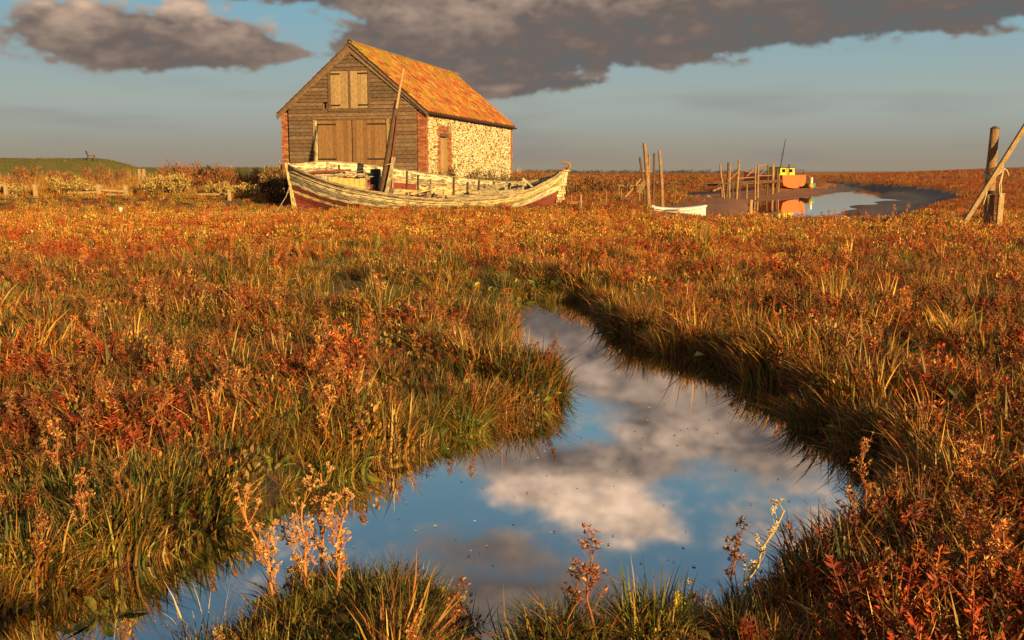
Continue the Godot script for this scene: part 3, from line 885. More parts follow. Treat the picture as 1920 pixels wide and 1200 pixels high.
func build_barn() -> void:
	var t = thing("barn", "old barn with weatherboarded gable, flint side wall and orange tiled roof", "barn", BARN_AT, -BARN_YAW)
	var bricks = brick_variants()
	rng.seed = 77
	# masonry core: left, back and right walls; the gable is framed and boarded
	var m := MB.new()
	m.box(Vector3(-HW, 0, -BARN_L), Vector3(-HW + 0.4, 4.02, -0.37), Color(0.42, 0.32, 0.2))
	put("left_wall", m.mesh(), M.masonry, t)
	m = MB.new()
	m.box(Vector3(-HW + 0.4, 0, -BARN_L), Vector3(HW - 0.4, 4.02, -BARN_L + 0.4), Color(0.42, 0.3, 0.2))
	m.hexa([Vector3(-HW, 4.02, -BARN_L + 0.4), Vector3(HW, 4.02, -BARN_L + 0.4), Vector3(HW, 4.02, -BARN_L), Vector3(-HW, 4.02, -BARN_L),
		Vector3(-0.02, 6.8, -BARN_L + 0.4), Vector3(0.02, 6.8, -BARN_L + 0.4), Vector3(0.02, 6.8, -BARN_L), Vector3(-0.02, 6.8, -BARN_L)], Color(0.42, 0.3, 0.2))
	put("back_wall", m.mesh(), M.masonry, t)
	m = MB.new()
	# the right wall stands back 5 cm for its facing of flints, with an opening for the small door
	var mortar = Color(0.40, 0.29, 0.11)
	for b in [[-2.0, -0.37, 0.0, 4.02], [-2.96, -2.0, 3.0, 4.02], [-BARN_L, -2.96, 0.0, 4.02]]:
		m.box(Vector3(HW - 0.4, b[2], b[0]), Vector3(HW - 0.04, b[3], b[1]), mortar)
	var side = put("flint_wall", m.mesh(), M.masonry, t)
	build_flints(side)
	m = MB.new()
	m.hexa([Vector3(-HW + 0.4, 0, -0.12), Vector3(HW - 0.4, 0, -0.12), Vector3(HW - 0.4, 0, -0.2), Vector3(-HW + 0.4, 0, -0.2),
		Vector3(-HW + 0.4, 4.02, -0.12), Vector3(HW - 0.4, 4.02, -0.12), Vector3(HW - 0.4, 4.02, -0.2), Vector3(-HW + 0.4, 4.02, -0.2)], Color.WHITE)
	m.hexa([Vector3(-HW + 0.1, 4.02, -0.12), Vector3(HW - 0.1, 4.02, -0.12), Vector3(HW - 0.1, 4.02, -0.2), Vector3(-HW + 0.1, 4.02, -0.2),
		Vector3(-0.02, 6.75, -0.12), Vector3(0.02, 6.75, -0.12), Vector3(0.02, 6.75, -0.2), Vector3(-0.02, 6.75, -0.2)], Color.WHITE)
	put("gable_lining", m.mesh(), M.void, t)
	# brick corners and plinth
	var pier = MB.new()
	pier.box(Vector3(2.99, 0, -0.36), Vector3(HW - 0.03, 4.0, -0.03), Color(0.5, 0.36, 0.2))
	var pr = put("brick_corner", pier.mesh(), M.masonry, t)
	lay_bricks(pr, bricks, Vector3(2.97, 0.9, -0.03), Vector3.RIGHT, Vector3.BACK, 0.40, 3.1)
	lay_bricks(pr, bricks, Vector3(HW - 0.03, 0.9, 0.0), Vector3.FORWARD, Vector3.RIGHT, 0.36, 3.1, true)
	pier = MB.new()
	pier.box(Vector3(-HW + 0.03, 0, -0.36), Vector3(-3.07, 4.0, -0.03), Color(0.5, 0.36, 0.2))
	pr = put("brick_corner", pier.mesh(), M.masonry, t)
	lay_bricks(pr, bricks, Vector3(-HW, 0.9, -0.03), Vector3.RIGHT, Vector3.BACK, 0.30, 3.1)
	pier = MB.new()
	pier.box(Vector3(1.72, 0, -0.2), Vector3(2.97, 1.52, -0.05), Color(0.5, 0.36, 0.2))
	pr = put("brick_plinth", pier.mesh(), M.masonry, t)
	lay_bricks(pr, bricks, Vector3(1.72, 0.9, -0.05), Vector3.RIGHT, Vector3.BACK, 1.25, 0.64)
	pier = MB.new()
	pier.box(Vector3(HW - 0.2, 0, -BARN_L), Vector3(HW - 0.035, 4.0, -BARN_L + 0.35), Color(0.5, 0.36, 0.2))
	pr = put("brick_corner", pier.mesh(), M.masonry, t)
	lay_bricks(pr, bricks, Vector3(HW - 0.03, 0.9, -BARN_L + 0.36), Vector3.FORWARD, Vector3.RIGHT, 0.36, 3.1)
	# weatherboards: each its own tapered board, cut by the roof and the doors
	var y := 1.55
	var row := 0
	while y < 6.72:
		var hgt = rng.randf_range(0.148, 0.172)
		var x1 = minf(2.96, (RIDGE_Y - 0.20 - (y + hgt * 0.4)) / (RIDGE_Y - EAVE_Y) * EAVE_X - 0.06)
		if y > 4.0: x1 = minf(HW - 0.1, (RIDGE_Y - 0.20 - (y + hgt * 0.4)) / (RIDGE_Y - EAVE_Y) * EAVE_X - 0.06)
		if x1 < 0.08: break
		var x0 = -minf(x1, 3.06) if y <= 4.0 else -x1
		var runs := [[x0, x1]]
		if y + hgt < 3.80 : runs = [[x0, -1.80], [1.72, x1]]
		elif y > 4.02 and y + hgt * 0.6 < 5.80: runs = [[x0, -1.05], [0.88, x1]]
		for q in runs:
			if q[1] - q[0] < 0.1: continue
			var cuts := [q[0]]
			if q[1] - q[0] > 2.0 and rng.randf() < 0.75: cuts.append(lerpf(q[0], q[1], rng.randf_range(0.25, 0.75)))
			cuts.append(q[1])
			for k in cuts.size() - 1:
				if absf(y - 4.2) < 0.085 and cuts[k] < -1.2 and cuts[k + 1] > -1.32:
					weatherboard(t, cuts[k], -1.31, y, hgt)
					weatherboard(t, -1.13, cuts[k + 1], y, hgt)
				else: weatherboard(t, cuts[k], cuts[k + 1], y, hgt)
		y += hgt
		row += 1
	for yy in range(3): # lower boards left of the doors, behind the boat
		weatherboard(t, -3.06, -1.80, 1.05 + yy * 0.165, 0.165)
	m = MB.new()
	for f in [[-1.32, -1.30], [-1.14, -1.12]]: m.box(Vector3(f[0], 4.13, -0.1), Vector3(f[1], 4.36, 0.05))
	m.box(Vector3(-1.32, 4.10, -0.1), Vector3(-1.12, 4.13, 0.05))
	put("vent_frame", m.mesh(), M.board2, t)
	# doors
	door_leaf(t, "loft_door", -0.94, -0.12, 4.14, 5.72, 5, ["pale0", "pale1"], 0.03, false)
	door_leaf(t, "loft_door", -0.02, 0.78, 4.14, 5.72, 5, ["pale1", "pale0"], 0.03, true)
	door_leaf(t, "barn_door", -1.60, -0.03, 0.45, 3.66, 9, ["door0", "door0", "door1"], 0.02, false)
	door_leaf(t, "barn_door", 0.02, 1.56, 0.45, 3.66, 9, ["door0", "door1"], 0.02, true)
	m = MB.new()
	for f in [[-1.05, -0.95], [0.79, 0.88]]: m.box(Vector3(f[0], 4.05, -0.1), Vector3(f[1], 5.80, 0.065))
	m.box(Vector3(-1.05, 4.03, -0.1), Vector3(0.88, 4.12, 0.075))
	m.box(Vector3(-0.95, 5.735, -0.1), Vector3(0.79, 5.80, 0.06))
	m.box(Vector3(-0.11, 4.12, -0.1), Vector3(-0.03, 5.735, 0.045))
	put("loft_door_frame", m.mesh(), M.board3, t)
	m = MB.new()
	m.box(Vector3(-1.80, 0.4, -0.1), Vector3(-1.72, 3.70, 0.06))
	m.box(Vector3(1.60, 0.4, -0.1), Vector3(1.72, 3.70, 0.06))
	put("door_post", m.mesh(), M.pale1, t)
	m = MB.new()
	m.box(Vector3(-1.80, 3.70, -0.1), Vector3(1.72, 3.79, 0.085))
	put("lintel", m.mesh(), M.board2, t)
	m = MB.new()
	m.box(Vector3(-1.71, 0.4, -0.08), Vector3(-1.63, 3.69, 0.03))
	put("peeling_post", m.mesh(), M.cream, t)
	# bargeboards
	for s in [-1, 1]:
		m = MB.new()
		var a = Vector3(s * (EAVE_X + 0.02), EAVE_Y - 0.20, 0.1)
		var b = Vector3(s * 0.0, RIDGE_Y - 0.17, 0.1)
		var dn = Vector3(0, -0.26, 0)
		var th = Vector3(0, 0, -0.05)
		if s < 0: m.hexa([a + dn * 0.25, b + dn, b + dn + th, a + dn * 0.25 + th, a - dn * 0.35, b - dn * 0.2, b - dn * 0.2 + th, a - dn * 0.35 + th], Color.WHITE)
		else: m.hexa([b + dn, a + dn * 0.25, a + dn * 0.25 + th, b + dn + th, b - dn * 0.2, a - dn * 0.35, a - dn * 0.35 + th, b - dn * 0.2 + th], Color.WHITE)
		put("bargeboard", m.mesh(), M.board2, t)
		m = MB.new()
		m.bar(a + Vector3(0, 0.06, 0.045), b + Vector3(0, 0.05, 0.045), 0.07, 0.04, Vector3(0, 1, 0))
		put("barge_trim", m.mesh(), M.board0, t)
	build_roof(t)
	# gutter and fascia over the flint wall
	m = MB.new()
	m.box(Vector3(HW - 0.02, EAVE_Y - 0.19, -BARN_L - 0.05), Vector3(HW + 0.03, EAVE_Y - 0.02, 0.05), Color.WHITE)
	put("fascia", m.mesh(), M.red, t)
	m = MB.new()
	m.tube([Vector3(EAVE_X + 0.02, EAVE_Y - 0.10, 0.06), Vector3(EAVE_X + 0.02, EAVE_Y - 0.12, -7.0), Vector3(EAVE_X + 0.03, EAVE_Y - 0.13, -BARN_L - 0.2)], [0.045, 0.045, 0.045], 8)
	put("gutter", m.mesh(), M.iron, t)
	# side door in its brick surround
	m = MB.new()
	m.box(Vector3(HW - 0.42, 3.0, -3.1), Vector3(HW + 0.012, 3.13, -1.88))
	put("side_lintel", m.mesh(), M.board1, t)
	for k in 4:
		m = MB.new()
		m.box(Vector3(HW - 0.2, 0.5, -2.94 + k * 0.236), Vector3(HW - 0.15, 2.99, -2.94 + k * 0.236 + 0.224), Color.WHITE, Vector2(k * 0.37, k * 0.2))
		put("side_door_plank", m.mesh(), M.pale0 if k % 2 else M.pale1, t)

func weatherboard(t: Node, x0: float, x1: float, y: float, h: float) -> void:
	var m := MB.new()
	var top0 = minf(y + h + 0.025, roof_y(x0) - 0.08)
	var top1 = minf(y + h + 0.025, roof_y(x1) - 0.08)
	var sag = rng.randf_range(-0.008, 0.008)
	var zb = 0.05 + rng.randf_range(-0.006, 0.012)
	# split and worn along the lower edge
	var n = maxi(2, int((x1 - x0) / 0.35))
	for k in n:
		var a = lerpf(x0 + 0.004, x1 - 0.004, float(k) / n)
		var b = lerpf(x0 + 0.004, x1 - 0.004, float(k + 1) / n)
		var ya = y + sag * float(k) / n + 0.012 * n_fine.get_noise_2d(a * 9.0, y * 20.0)
		var yb = y + sag * float(k + 1) / n + 0.012 * n_fine.get_noise_2d(b * 9.0, y * 20.0)
		var ta = lerpf(top0, top1, float(k) / n)
		var tb = lerpf(top0, top1, float(k + 1) / n)
		m.hexa([Vector3(a, ya, zb), Vector3(b, yb, zb), Vector3(b, yb, zb - 0.03), Vector3(a, ya, zb - 0.03),
			Vector3(a, ta, -0.004), Vector3(b, tb, -0.004), Vector3(b, tb, -0.016), Vector3(a, ta, -0.016)], Color.WHITE, Vector2(x0 * 0.7 + y * 3.1 + (a - x0), y * 1.7))
	put("weatherboard", m.mesh(), M["board%d" % (rng.randi() % 4)], t)

func door_leaf(t: Node, called: String, x0: float, x1: float, y0: float, y1: float, n: int, mats: Array, z: float, hinge_right: bool) -> void:
	var leaf = hold(called, t)
	var w = (x1 - x0) / n
	for k in n:
		var m := MB.new()
		var dz = rng.randf_range(-0.004, 0.004)
		m.box(Vector3(x0 + k * w + 0.004, y0 + rng.randf() * 0.02, z - 0.05), Vector3(x0 + (k + 1) * w - 0.004, y1 - rng.randf() * 0.015, z + dz), Color.WHITE, Vector2(rng.randf() * 3.0, rng.randf()))
		put("plank", m.mesh(), M[mats[rng.randi() % mats.size()]], leaf)
	var hs = [y0 + 0.14, y1 - 0.12] if y1 - y0 < 2.0 else [y0 + 1.55, y1 - 0.18]
	for y in hs:
		var m := MB.new()
		var l = (x1 - x0) * 0.55
		var a = x1 - l if hinge_right else x0
		m.box(Vector3(a, y - 0.028, z + 0.006), Vector3(a + l, y + 0.028, z + 0.03))
		put("hinge", m.mesh(), M.iron, leaf)

func flint(m: MB, c: Vector3, ry: float, rz: float, out: float, col: Color) -> void:
	var ring := []
	var n = 6
	var ph = rng.randf() * TAU
	for i in n:
		var an = ph + TAU * i / n
		var k = rng.randf_range(0.75, 1.15)
		ring.append(c + Vector3(0, sin(an) * ry * k, -cos(an) * rz * k))
	var top = c + Vector3(out, rng.randf_range(-0.3, 0.3) * ry, rng.randf_range(-0.3, 0.3) * rz)
	var inner := []
	for i in n: inner.append(ring[i].lerp(c, 0.35) + Vector3(out * rng.randf_range(0.6, 1.0), 0, 0))
	for i in n:
		var j = (i + 1) % n
		m.quad(ring[i], ring[j], inner[j], inner[i], col)
		m.tri(inner[i], inner[j], top, col)

func build_flints(side: Node) -> void:
	rng.seed = 909
	var rest := MB.new()
	var parts := 0
	var x = HW - 0.045
	var z := -0.42
	while z > -BARN_L + 0.4:
		var y := 1.0
		while y < 3.86:
			var sy = rng.randf_range(0.05, 0.095)
			var cz = z + rng.randf_range(-0.03, 0.03)
			var cy = y + sy * 0.5 + rng.randf_range(-0.02, 0.02)
			y += sy * 1.42
			if cz < -1.62 and cz > -3.62 and cy < 3.5: continue       # brick round the small door
			var k = rng.randf()
			var pal = n_fine.get_noise_2d(cz * 2.0, cy * 2.0)
			var col = Color(0.84, 0.74, 0.46)
			if k < 0.18: col = Color(0.20, 0.15, 0.07)
			elif k < 0.40: col = Color(0.80, 0.62, 0.22)
			elif k < 0.50: col = Color(0.5, 0.36, 0.16)
			elif k < 0.62: col = Color(0.92, 0.90, 0.82)
			if pal > 0.25 and k > 0.4: col = col.lerp(Color(0.78, 0.50, 0.16), 0.4)
			var c = Vector3(x, cy, cz)
			var rz = rng.randf_range(0.045, 0.085)
			if parts < 300 and z > -1.62:
				var one := MB.new()
				flint(one, Vector3.ZERO, sy * 0.62, rz, rng.randf_range(0.03, 0.06), vary(col, 0.15))
				put("flint", one.mesh(), M.masonry, side, Transform3D(Basis.IDENTITY, c))
				parts += 1
			else: flint(rest, c, sy * 0.62, rz, rng.randf_range(0.03, 0.06), vary(col, 0.15))
		z -= rng.randf_range(0.11, 0.13)
	var o = put("flints", rest.mesh(), M.masonry, side)
	o.set_meta("kind", "stuff")
	var bricks = brick_variants()
	rng.seed = 12
	lay_bricks(side, bricks, Vector3(HW - 0.045, 1.0, -1.66), Vector3.FORWARD, Vector3.RIGHT, 0.33, 2.2)
	lay_bricks(side, bricks, Vector3(HW - 0.045, 1.0, -2.98), Vector3.FORWARD, Vector3.RIGHT, 0.62, 2.2)
	lay_bricks(side, bricks, Vector3(HW - 0.045, 3.14, -1.8), Vector3.FORWARD, Vector3.RIGHT, 1.4, 0.35)

func tile(m: MB, o: Vector3, across: Vector3, up: Vector3, nrm: Vector3, w: float, l: float, col: Color) -> void:
	# an S-shaped pantile, tilted so that its foot lies on the tile below
	var prof := [Vector2(-0.06, 0.012), Vector2(0.10, 0.062), Vector2(0.28, 0.075), Vector2(0.45, 0.03), Vector2(0.7, 0.0), Vector2(1.0, 0.014)]
	var lo := []
	var hi := []
	for p in prof:
		lo.append(o + across * p.x * w + nrm * (p.y + 0.034))
		hi.append(o + across * p.x * w + up * l + nrm * (p.y + 0.004))
	m.grid([lo, hi], col)
	for k in prof.size() - 1:
		m.quad(lo[k] - nrm * 0.016, lo[k + 1] - nrm * 0.016, lo[k + 1], lo[k], col)

func build_roof(t: Node) -> void:
	rng.seed = 555
	var roof = hold("roof", t)
	for s in [-1, 1]:
		var m := MB.new()
		var th = Vector3(0, -0.07, 0)
		var e = Vector3(s * EAVE_X, EAVE_Y - 0.02, 0.06)
		var r = Vector3(0, RIDGE_Y - 0.02, 0.06)
		var bk = Vector3(0, 0, -BARN_L - 0.12)
		if s > 0: m.hexa([r + th, e + th, e + th + bk, r + th + bk, r, e, e + bk, r + bk], Color(0.14, 0.08, 0.05))
		else: m.hexa([e + th, r + th, r + th + bk, e + th + bk, e, r, r + bk, e + bk], Color(0.14, 0.08, 0.05))
		put("roof_slope", m.mesh(), M.masonry, roof)
		var rest := MB.new()
		var up = Vector3(-s * EAVE_X, RIDGE_Y - EAVE_Y, 0).normalized()
		var nrm = Vector3(s * (RIDGE_Y - EAVE_Y), EAVE_X, 0).normalized()
		var slope = Vector2(EAVE_X, RIDGE_Y - EAVE_Y).length()
		var w := 0.235
		var rows := 16
		var lap = (slope + 0.04) / rows
		var cols = int((BARN_L + 0.2) / w)
		var made := 0
		for c in cols:
			for q in rows:
				var across = Vector3(0, 0, -1.0 * s)
				var o = Vector3(s * EAVE_X, EAVE_Y - 0.02, 0.10 - c * w) - up * 0.05 + up * lap * q
				if s < 0: o.z -= w
				o += nrm * rng.randf_range(-0.006, 0.008)
				var up2 = (up + Vector3(0, 0, rng.randf_range(-0.02, 0.02))).normalized()
				var f = float(q) / rows
				var k = rng.randf() + 0.6 * n_fine.get_noise_2d(c * 0.5, q * 0.6)
				var col = Color(0.50, 0.145, 0.03)
				if k < 0.22: col = Color(0.36, 0.09, 0.025)
				elif k < 0.50: col = Color(0.56, 0.20, 0.035)
				elif k > 0.86: col = Color(0.60, 0.34, 0.05)
				# lichen and moss grow in patches, most of them by the ridge and the gable end
				var moss = n_low.get_noise_2d(c * 3.0, q * 5.0) + 0.5 * n_fine.get_noise_2d(c * 2.0, q * 3.0)
				if moss + (0.45 if q > 12 else 0.0) + (0.22 if c < 14 else 0.0) > 0.30 and rng.randf() < 0.7: col = Color(0.46, 0.25, 0.03).lerp(Color(0.27, 0.2, 0.03), rng.randf() * 0.6)
				col = vary(col, 0.14)
				if s > 0 and made < 300 and c < 19:
					var one := MB.new()
					tile(one, Vector3.ZERO, across, up2, nrm, w, lap * 1.22, col)
					put("tile", one.mesh(), M.masonry, roof, Transform3D(Basis.IDENTITY, o))
					made += 1
				else: tile(rest, o, across, up2, nrm, w, lap * 1.22, col)
		var all = put("tiles", rest.mesh(), M.masonry, roof)
		all.set_meta("kind", "stuff")
	var z := 0.14
	while z > -BARN_L - 0.1:
		var m := MB.new()
		var rows := []
		for e in 2:
			var row := []
			for i in 7:
				var an = PI * i / 6.0
				row.append(Vector3(cos(an) * 0.15, sin(an) * 0.13 + e * 0.006, -e * 0.40))
			rows.append(row)
		m.grid(rows, vary([Color(0.34, 0.22, 0.04), Color(0.26, 0.19, 0.035), Color(0.45, 0.17, 0.04)][rng.randi() % 3], 0.15))
		put("ridge_tile", m.mesh(), M.masonry, roof, Transform3D(Basis.IDENTITY, Vector3(0, RIDGE_Y - 0.04 + rng.randf_range(-0.006, 0.012), z)))
		z -= 0.385

# ---------------------------------------------------------------- the wrecked boat (local: -x bow, +x stern, +z towards the camera)
const NEAR_H := [[545, 1.68], [600, 1.29], [650, 0.98], [700, 0.77], [760, 0.57], [830, 0.45], [900, 0.47], [950, 0.56], [1000, 0.82], [1040, 1.20], [1062, 1.52]]
const FAR_H := [[545, 1.70], [600, 1.82], [660, 1.76], [720, 1.58], [800, 1.36], [880, 1.15], [950, 1.05], [1000, 1.07], [1040, 1.26], [1062, 1.52]]

func table(tb: Array, u: float) -> float:
	var p = 803.5 + 258.5 * u
	for i in tb.size() - 1:
		if p <= tb[i + 1][0]:
			var t = clampf((p - tb[i][0]) / float(tb[i + 1][0] - tb[i][0]), 0, 1)
			var y0: float = tb[maxi(i - 1, 0)][1]
			var y3: float = tb[mini(i + 2, tb.size() - 1)][1]
			return cubic_interpolate(tb[i][1], tb[i + 1][1], y0, y3, t) * 0.5 + lerpf(tb[i][1], tb[i + 1][1], t) * 0.5
	return tb[-1][1]

func hull(u: float, s: float, sgn: float) -> Vector3:
	# u -1 bow .. 1 stern; s 0 keel .. 1 gunwale; sgn +1 near side, -1 far side
	var b = 1.62 * pow(maxf(0.0, 1.0 - pow(absf(u), 2.5)), 0.72) + 0.04
	var keel = Vector3(u * 5.05, -0.22 + 0.22 * smoothstep(0.5, 1.0, -u) + 0.42 * smoothstep(0.55, 1.0, u), 0.12 * (1.0 - absf(u)))
	var g = Vector3(u * (5.24 if u < 0.0 else 5.18), table(NEAR_H, u) if sgn > 0 else table(FAR_H, u), sgn * b)
	var c = Vector3(lerpf(keel.x, g.x, 0.4), lerpf(keel.y, g.y, 0.10), lerpf(keel.z, g.z, 1.0))
	var full = 1.0 - pow(absf(u), 3.0)
	c = c.lerp(keel.lerp(g, 0.5), 1.0 - 0.85 * full)
	return keel * (1 - s) * (1 - s) + c * 2.0 * s * (1 - s) + g * s * s

func build_boat() -> void:
	var t = thing("wrecked_boat", "long rotting wooden boat with peeling cream and red planks before the barn", "boat", BOAT_AT)
	rng.seed = 66
	var strakes := 10
	for sgn in [1.0, -1.0]:
		for j in strakes:
			# two or three lengths of plank in each strake
			var cuts := [-1.0, rng.randf_range(-0.45, -0.1), rng.randf_range(0.25, 0.6), 1.0]
			for q in 3:
				var rows := []
				var steps = maxi(6, int((cuts[q + 1] - cuts[q]) * 18))
				for i in steps + 1:
					var u = lerpf(cuts[q] + 0.002, cuts[q + 1] - 0.002, float(i) / steps)
					var s0 = float(j) / strakes + 0.004
					var s1 = float(j + 1) / strakes + 0.014
					var a = hull(u, s0, sgn)
					var b = hull(u, minf(s1, 1.0), sgn)
					var mid = hull(u, (s0 + s1) * 0.5, sgn)
					var du = hull(minf(u + 0.02, 1.0), s0, sgn) - hull(maxf(u - 0.02, -1.0), s0, sgn)
					var nrm = (du.cross(b - a) * -sgn).normalized() * -1.0
					if nrm.z * sgn < 0.0: nrm = -nrm
					# clinker: the lower edge stands out over the plank below
					var wob = 0.006 * n_fine.get_noise_2d(u * 30.0, j * 9.0 + sgn * 40.0)
					rows.append([a + nrm * (0.034 + wob), mid + nrm * (0.024 + wob), b + nrm * 0.010, b - nrm * 0.018, mid - nrm * 0.006, a + nrm * 0.006, a + nrm * (0.034 + wob)])
				var m := MB.new()
				if sgn > 0:
					m.grid(rows.map(func(r): var z = r.duplicate(); z.reverse(); return z), Color.WHITE, false, 10.4 / 36.0, 0.06)
				else: m.grid(rows, Color.WHITE, false, 10.4 / 36.0, 0.06)
				for i in m.u.size(): m.u[i] += Vector2(q * 3.3 + j * 1.7, j * 0.31)
				var mat = "cream"
				if j < 5 or (j == 5 and q == 0 and sgn > 0): mat = "red"
				if j == 4 and rng.randf() < 0.3: mat = "cream2"
				if sgn > 0 and (j == 7 or j == 9) and rng.randf() < 0.55: mat = "worn"
				elif sgn > 0 and j > 4 and rng.randf() < 0.4: mat = "cream2"
				if sgn < 0:
					mat = ["red", "red", "worn", "red", "red", "red", "worn", "cream2", "worn", "cream"][j]
					if q == 0 and j == 7: mat = "red"
				put("plank", m.mesh(), M[mat], t)
		# rubbing strake and gunwale
		for lvl in [[1.0, 0.085, 0.10, "worn"], [0.90, 0.05, 0.05, "cream2"]]:
			var rows := []
			var broken = [-1.0, 1.0]
			for i in 61:
				var u = lerpf(broken[0], broken[1], i / 60.0)
				var p = hull(u, lvl[0], sgn)
				var wv = Vector3(0, 0.007 * n_fine.get_noise_1d(u * 60.0 + sgn * 9.0), 0)
				var o = Vector3(0, 0, sgn * lvl[1] * 0.5)
				var hh = Vector3(0, lvl[2] * 0.5, 0)
				var k = Vector3(0, 0, sgn * 0.025)
				rows.append([p - o + hh + k + wv, p - o - hh + k + wv, p + o - hh + k + wv, p + o + hh + k + wv, p - o + hh + k + wv] if sgn > 0 else [p - o + hh + k + wv, p + o + hh + k + wv, p + o - hh + k + wv, p - o - hh + k + wv, p - o + hh + k + wv])
			var m := MB.new()
			m.grid(rows.map(func(r): var z = r.duplicate(); z.reverse(); return z), Color.WHITE, false, 10.4 / 60.0, 0.08)
			put("gunwale" if lvl[0] == 1.0 else "rubbing_strake", m.mesh(), M[lvl[3]], t)
		# ribs
		for i in 19:
			var u = -0.86 + i * 0.095 + rng.randf_range(-0.02, 0.02)
			if rng.randf() < 0.3: continue
			var rows := []
			for k in 9:
				var s = lerpf(0.0, 1.0 + (rng.randf_range(-0.08, 0.05) if k == 8 else 0.0), k / 8.0)
				var p = hull(u, minf(s, 1.0), sgn) + Vector3(0, 0.0, 0)
				var inn = Vector3(0, 0.02, -sgn * 0.05)
				rows.append([p + Vector3(-0.03, 0, 0), p + Vector3(0.03, 0, 0), p + Vector3(0.03, 0, 0) + inn, p + Vector3(-0.03, 0, 0) + inn, p + Vector3(-0.03, 0, 0)])
			var m := MB.new()
			if sgn > 0: m.grid(rows, Color.WHITE, false, 0.25, 0.05)
			else: m.grid(rows.map(func(r): var z = r.duplicate(); z.reverse(); return z), Color.WHITE, false, 0.25, 0.05)
			put("rib", m.mesh(), M.worn if rng.randf() < 0.35 else M.dark_post, t)
	# stem, keel, sternpost and rudder
	var m := MB.new()
	m.bar(Vector3(-5.02, -0.1, 0.02), Vector3(-5.28, 1.78, 0.0), 0.16, 0.14, Vector3(1, 0, 0))
	put("stem_post", m.mesh(), M.cream2, t)
	m = MB.new()
	m.bar(Vector3(-5.0, -0.16, 0.05), Vector3(3.0, -0.28, 0.1), 0.12, 0.12, Vector3(0, 0, 1))
	put("keel", m.mesh(), M.worn, t)
	m = MB.new()
	m.bar(Vector3(4.98, 0.0, 0.02), Vector3(5.22, 1.62, 0.0), 0.12, 0.16, Vector3(0, 0, 1))
	put("stern_post", m.mesh(), M.red, t)
	m = MB.new()
	m.hexa([Vector3(4.86, 0.30, 0.16), Vector3(5.12, 0.30, 0.16), Vector3(5.12, 0.30, 0.09), Vector3(4.86, 0.30, 0.09), Vector3(4.98, 1.52, 0.12), Vector3(5.33, 1.52, 0.12), Vector3(5.33, 1.52, 0.05), Vector3(4.98, 1.52, 0.05)], Color.WHITE)
	var rud = put("rudder", m.mesh(), M.cream, t)
	for y in [0.38, 0.62, 0.92]:
		m = MB.new()
		m.box(Vector3(4.88 + y * 0.10, y, 0.14), Vector3(5.14 + y * 0.14, y + 0.14, 0.20), Color.WHITE, Vector2(y, 0))
		put("rudder_band", m.mesh(), M.cream2, rud)
	m = MB.new()
	m.box(Vector3(4.96, 1.47, 0.0), Vector3(5.40, 1.53, 0.22))
	put("rudder_head", m.mesh(), M.cream2, t)
	m = MB.new()
	m.tube([Vector3(5.30, 1.5, 0.1), Vector3(5.38, 1.66, 0.1), Vector3(5.34, 1.76, 0.1), Vector3(5.2, 1.80, 0.1), Vector3(5.05, 1.79, 0.1)], [0.06, 0.055, 0.05, 0.045, 0.035], 7, Color.WHITE, true, 0.2, rng)
	put("tiller", m.mesh(), M.post, t)
	m = MB.new()
	m.box(Vector3(4.62, 1.50, -0.30), Vector3(5.12, 1.54, 0.30))
	put("stern_deck", m.mesh(), M.dark_post, t)
	# inside: beams, bulkhead of yellow boards, foredeck stumps, fallen timbers
	for u in [-0.55, -0.28, 0.05, 0.36, 0.62]:
		m = MB.new()
		var a = hull(u, 0.72, 1.0)
		var b = hull(u, 0.72, -1.0)
		m.bar(a, b, 0.14, 0.06, Vector3(1, 0, 0))
		put("beam", m.mesh(), M.worn, t)
	for k in 8:
		m = MB.new()
		var x = -3.95 + k * 0.205
		m.box(Vector3(x, 0.25, 0.26 + 0.01 * (k % 2)), Vector3(x + 0.198, 1.28 - k * 0.012 + rng.randf_range(-0.02, 0.02), 0.30 + 0.01 * (k % 2)), Color.WHITE, Vector2(k * 0.7, 0.3 * k))
		put("cabin_board", m.mesh(), M.yellow_board if k > 1 else M.cream, t)
	for k in 5:
		m = MB.new()
		var x = -3.6 + k * 0.36
		m.bar(Vector3(x, 1.31 - k * 0.012, 0.28), Vector3(x + rng.randf_range(0.2, 0.4), 1.40 - k * 0.02, -0.6), 0.12, 0.03, Vector3(1, 0.1, 0))
		put("deck_board", m.mesh(), M.cream, t)
